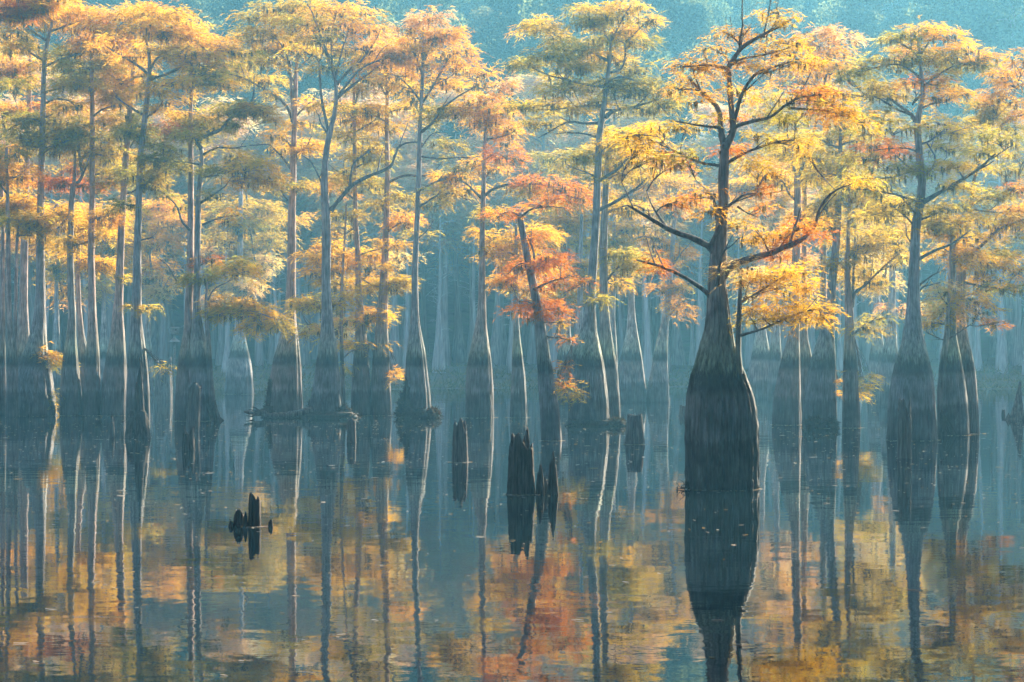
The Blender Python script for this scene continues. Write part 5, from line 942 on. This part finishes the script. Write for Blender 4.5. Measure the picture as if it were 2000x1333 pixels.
stump('broken_stump', 'tiny rotten stump cluster with one tall post, lone in the left foreground water', 1029, 486, 509, 961, jag=0.1, peaks=[(235, 1.0, 110), (320, 0.82, 110)], parts=((455, 476, 995, 0.1, 0.8), (475, 485, 998, -0.05, 0.5), (483, 491, 1012, 0.1, 0.8), (524, 533, 1014, 0.0, 0.7), (447, 458, 1017, 0.0, 0.6)), taper=0.9)
stump('dead_snag', 'black snag with tall spire in front of the silvery forked cypress', 855, 246, 292, 800, jag=0.3, parts=((258, 281, 698, 0.25),), taper=0.7)
stump('broken_stump', 'small pale upright splinter in the water left of the black snag', 855, 214, 224, 811, mat=M_STUMP_GREY, jag=0.2, peaks=[(90, 1.0, 70)], taper=0.5)
stump('broken_stump', 'hazy far stump with a spike on its right, left of the twin trunks', 781, 303, 336, 697, mat=M_STUMP_GREY, jag=0.08, peaks=[(10, 1.0, 25), (160, 0.92, 100), (260, 0.9, 70)], taper=0.88)
stump('dead_snag', 'leaning narrow plank-like snag in front of the twin trunks', 843, 364, 388, 745, mat=M_STUMP_GREY, jag=0.08, lean=0.045, taper=0.9)
stump('broken_stump', 'short black rotten stump at the foot of the leaning snag', 880, 356, 380, 832, jag=0.3, taper=0.8)
stump('broken_stump', 'faint low stump below the silver cypress with the root mound', 864, 678, 695, 816, mat=M_STUMP_GREY, jag=0.12, taper=0.85)
stump('dead_snag', 'dark reddish snag standing before the big purple-grey cypress base', 895, 1753, 1779, 776, mat=M_STUMP_GREY, jag=0.10, peaks=[(0, 1.0, 40), (120, 0.92, 100), (250, 0.92, 90)], taper=0.92)
stump('cone_stump', 'cone-shaped stump with pointed tip at the right edge', 820, 1972, 2000, 744, mat=M_STUMP_GREY, jag=0.02, taper=0.14, concave=1.35, lean=0.09, parts=((1961, 1975, 806, -0.1, 0.2),))
stump('broken_stump', 'very small dark stub near the cone-shaped stump', 812, 1956, 1963, 800, jag=0.15, taper=0.8)
stump('broken_stump', 'low far stump just left of the foreground cypress base', 812, 1327, 1346, 791, mat=M_STUMP_GREY, jag=0.1, taper=0.85)

# tangle of twigs caught at the foot of the foreground cypress
d = dist(955); root = bpy.data.objects.new('driftwood_tangle', None); COL.objects.link(root); root.location = (wx(1335, d), d-0.3, 0)
tag(root, 'small tangle of dark driftwood twigs at the left foot of the foreground cypress', 'driftwood')
mb = MB()
for q in range(11):
    a = rng.uniform(2.2, 5.2); P0 = rng.normal(0, 0.05, 3); P0[2] = abs(P0[2]) + 0.02; e = P0 + np.array([math.cos(a)*rng.uniform(0.03, 0.16), math.sin(a)*0.14, rng.uniform(-0.03, 0.13)])
    tube(mb, catmull([P0, (P0+e)/2 + rng.normal(0, 0.05, 3), e], 6), np.linspace(0.014, 0.004, 6), 4)
obj('twigs', mb.mesh('twigs', M_STUMP), root, kind='stuff')

# wood duck nest box on a post with a cone guard, far back on the left
d = dist(768); k = d/FPX
root = bpy.data.objects.new('nest_box', None); COL.objects.link(root); root.location = (wx(341, d), d, 0)
tag(root, 'small pale wooden nest box above a cone guard, hazy, left of the twin trunks', 'nest box')
root.rotation_euler = (0, 0, 0.5)
M_BOARD = plain_bark('weathered_board', (0.12, 0.12, 0.12), (0.24, 0.23, 0.22), (4, 4, 9)); M_TIN = plain_bark('galvanised_cone', (0.18, 0.19, 0.20), (0.28, 0.29, 0.30))
zb = wz(655, d); zt = wz(640, d); hw = 0.17
def box(x0, x1, y0, y1, z0, z1, tilt=0.0):
    V = [(x0, y0, z0), (x1, y0, z0), (x1, y1, z0), (x0, y1, z0), (x0, y0, z1-tilt), (x1, y0, z1-tilt), (x1, y1, z1), (x0, y1, z1)]
    return V, np.array([(0, 3, 2, 1), (4, 5, 6, 7), (0, 1, 5, 4), (1, 2, 6, 5), (2, 3, 7, 6), (3, 0, 4, 7)])
V, F = box(-hw, hw, -hw, hw, zb, zt, 0.06); obj('box', mesh_from('box', V, F, M_BOARD), root)
V, F = box(-hw-0.05, hw+0.05, -hw-0.09, hw+0.03, zt-0.05, zt+0.03, 0.05); obj('roof', mesh_from('roof', V, F, M_BOARD), root)
mb = MB(); tube(mb, np.array([(0, 0.02, -0.8), (0, 0.02, 1.5), (0, 0.02, zb+0.1)]), np.array([0.05, 0.05, 0.045]), 10); obj('post', mb.mesh('post', M_BOARD), root)
mb = MB(); tube(mb, np.array([(0, 0.02, zb-0.34), (0, 0.02, zb-0.26), (0, 0.02, zb-0.12)]), np.array([0.32, 0.20, 0.06]), 20); obj('cone_guard', mb.mesh('cone_guard', M_TIN), root)
th = np.linspace(0, 2*math.pi, 16, endpoint=False); V = np.column_stack([0.055*np.cos(th), np.full(16, -hw-0.004), zb + 0.27 + 0.05*np.sin(th)])
obj('entrance_hole', mesh_from('entrance_hole', V, np.arange(16)[None, :], M_STUMP), root)
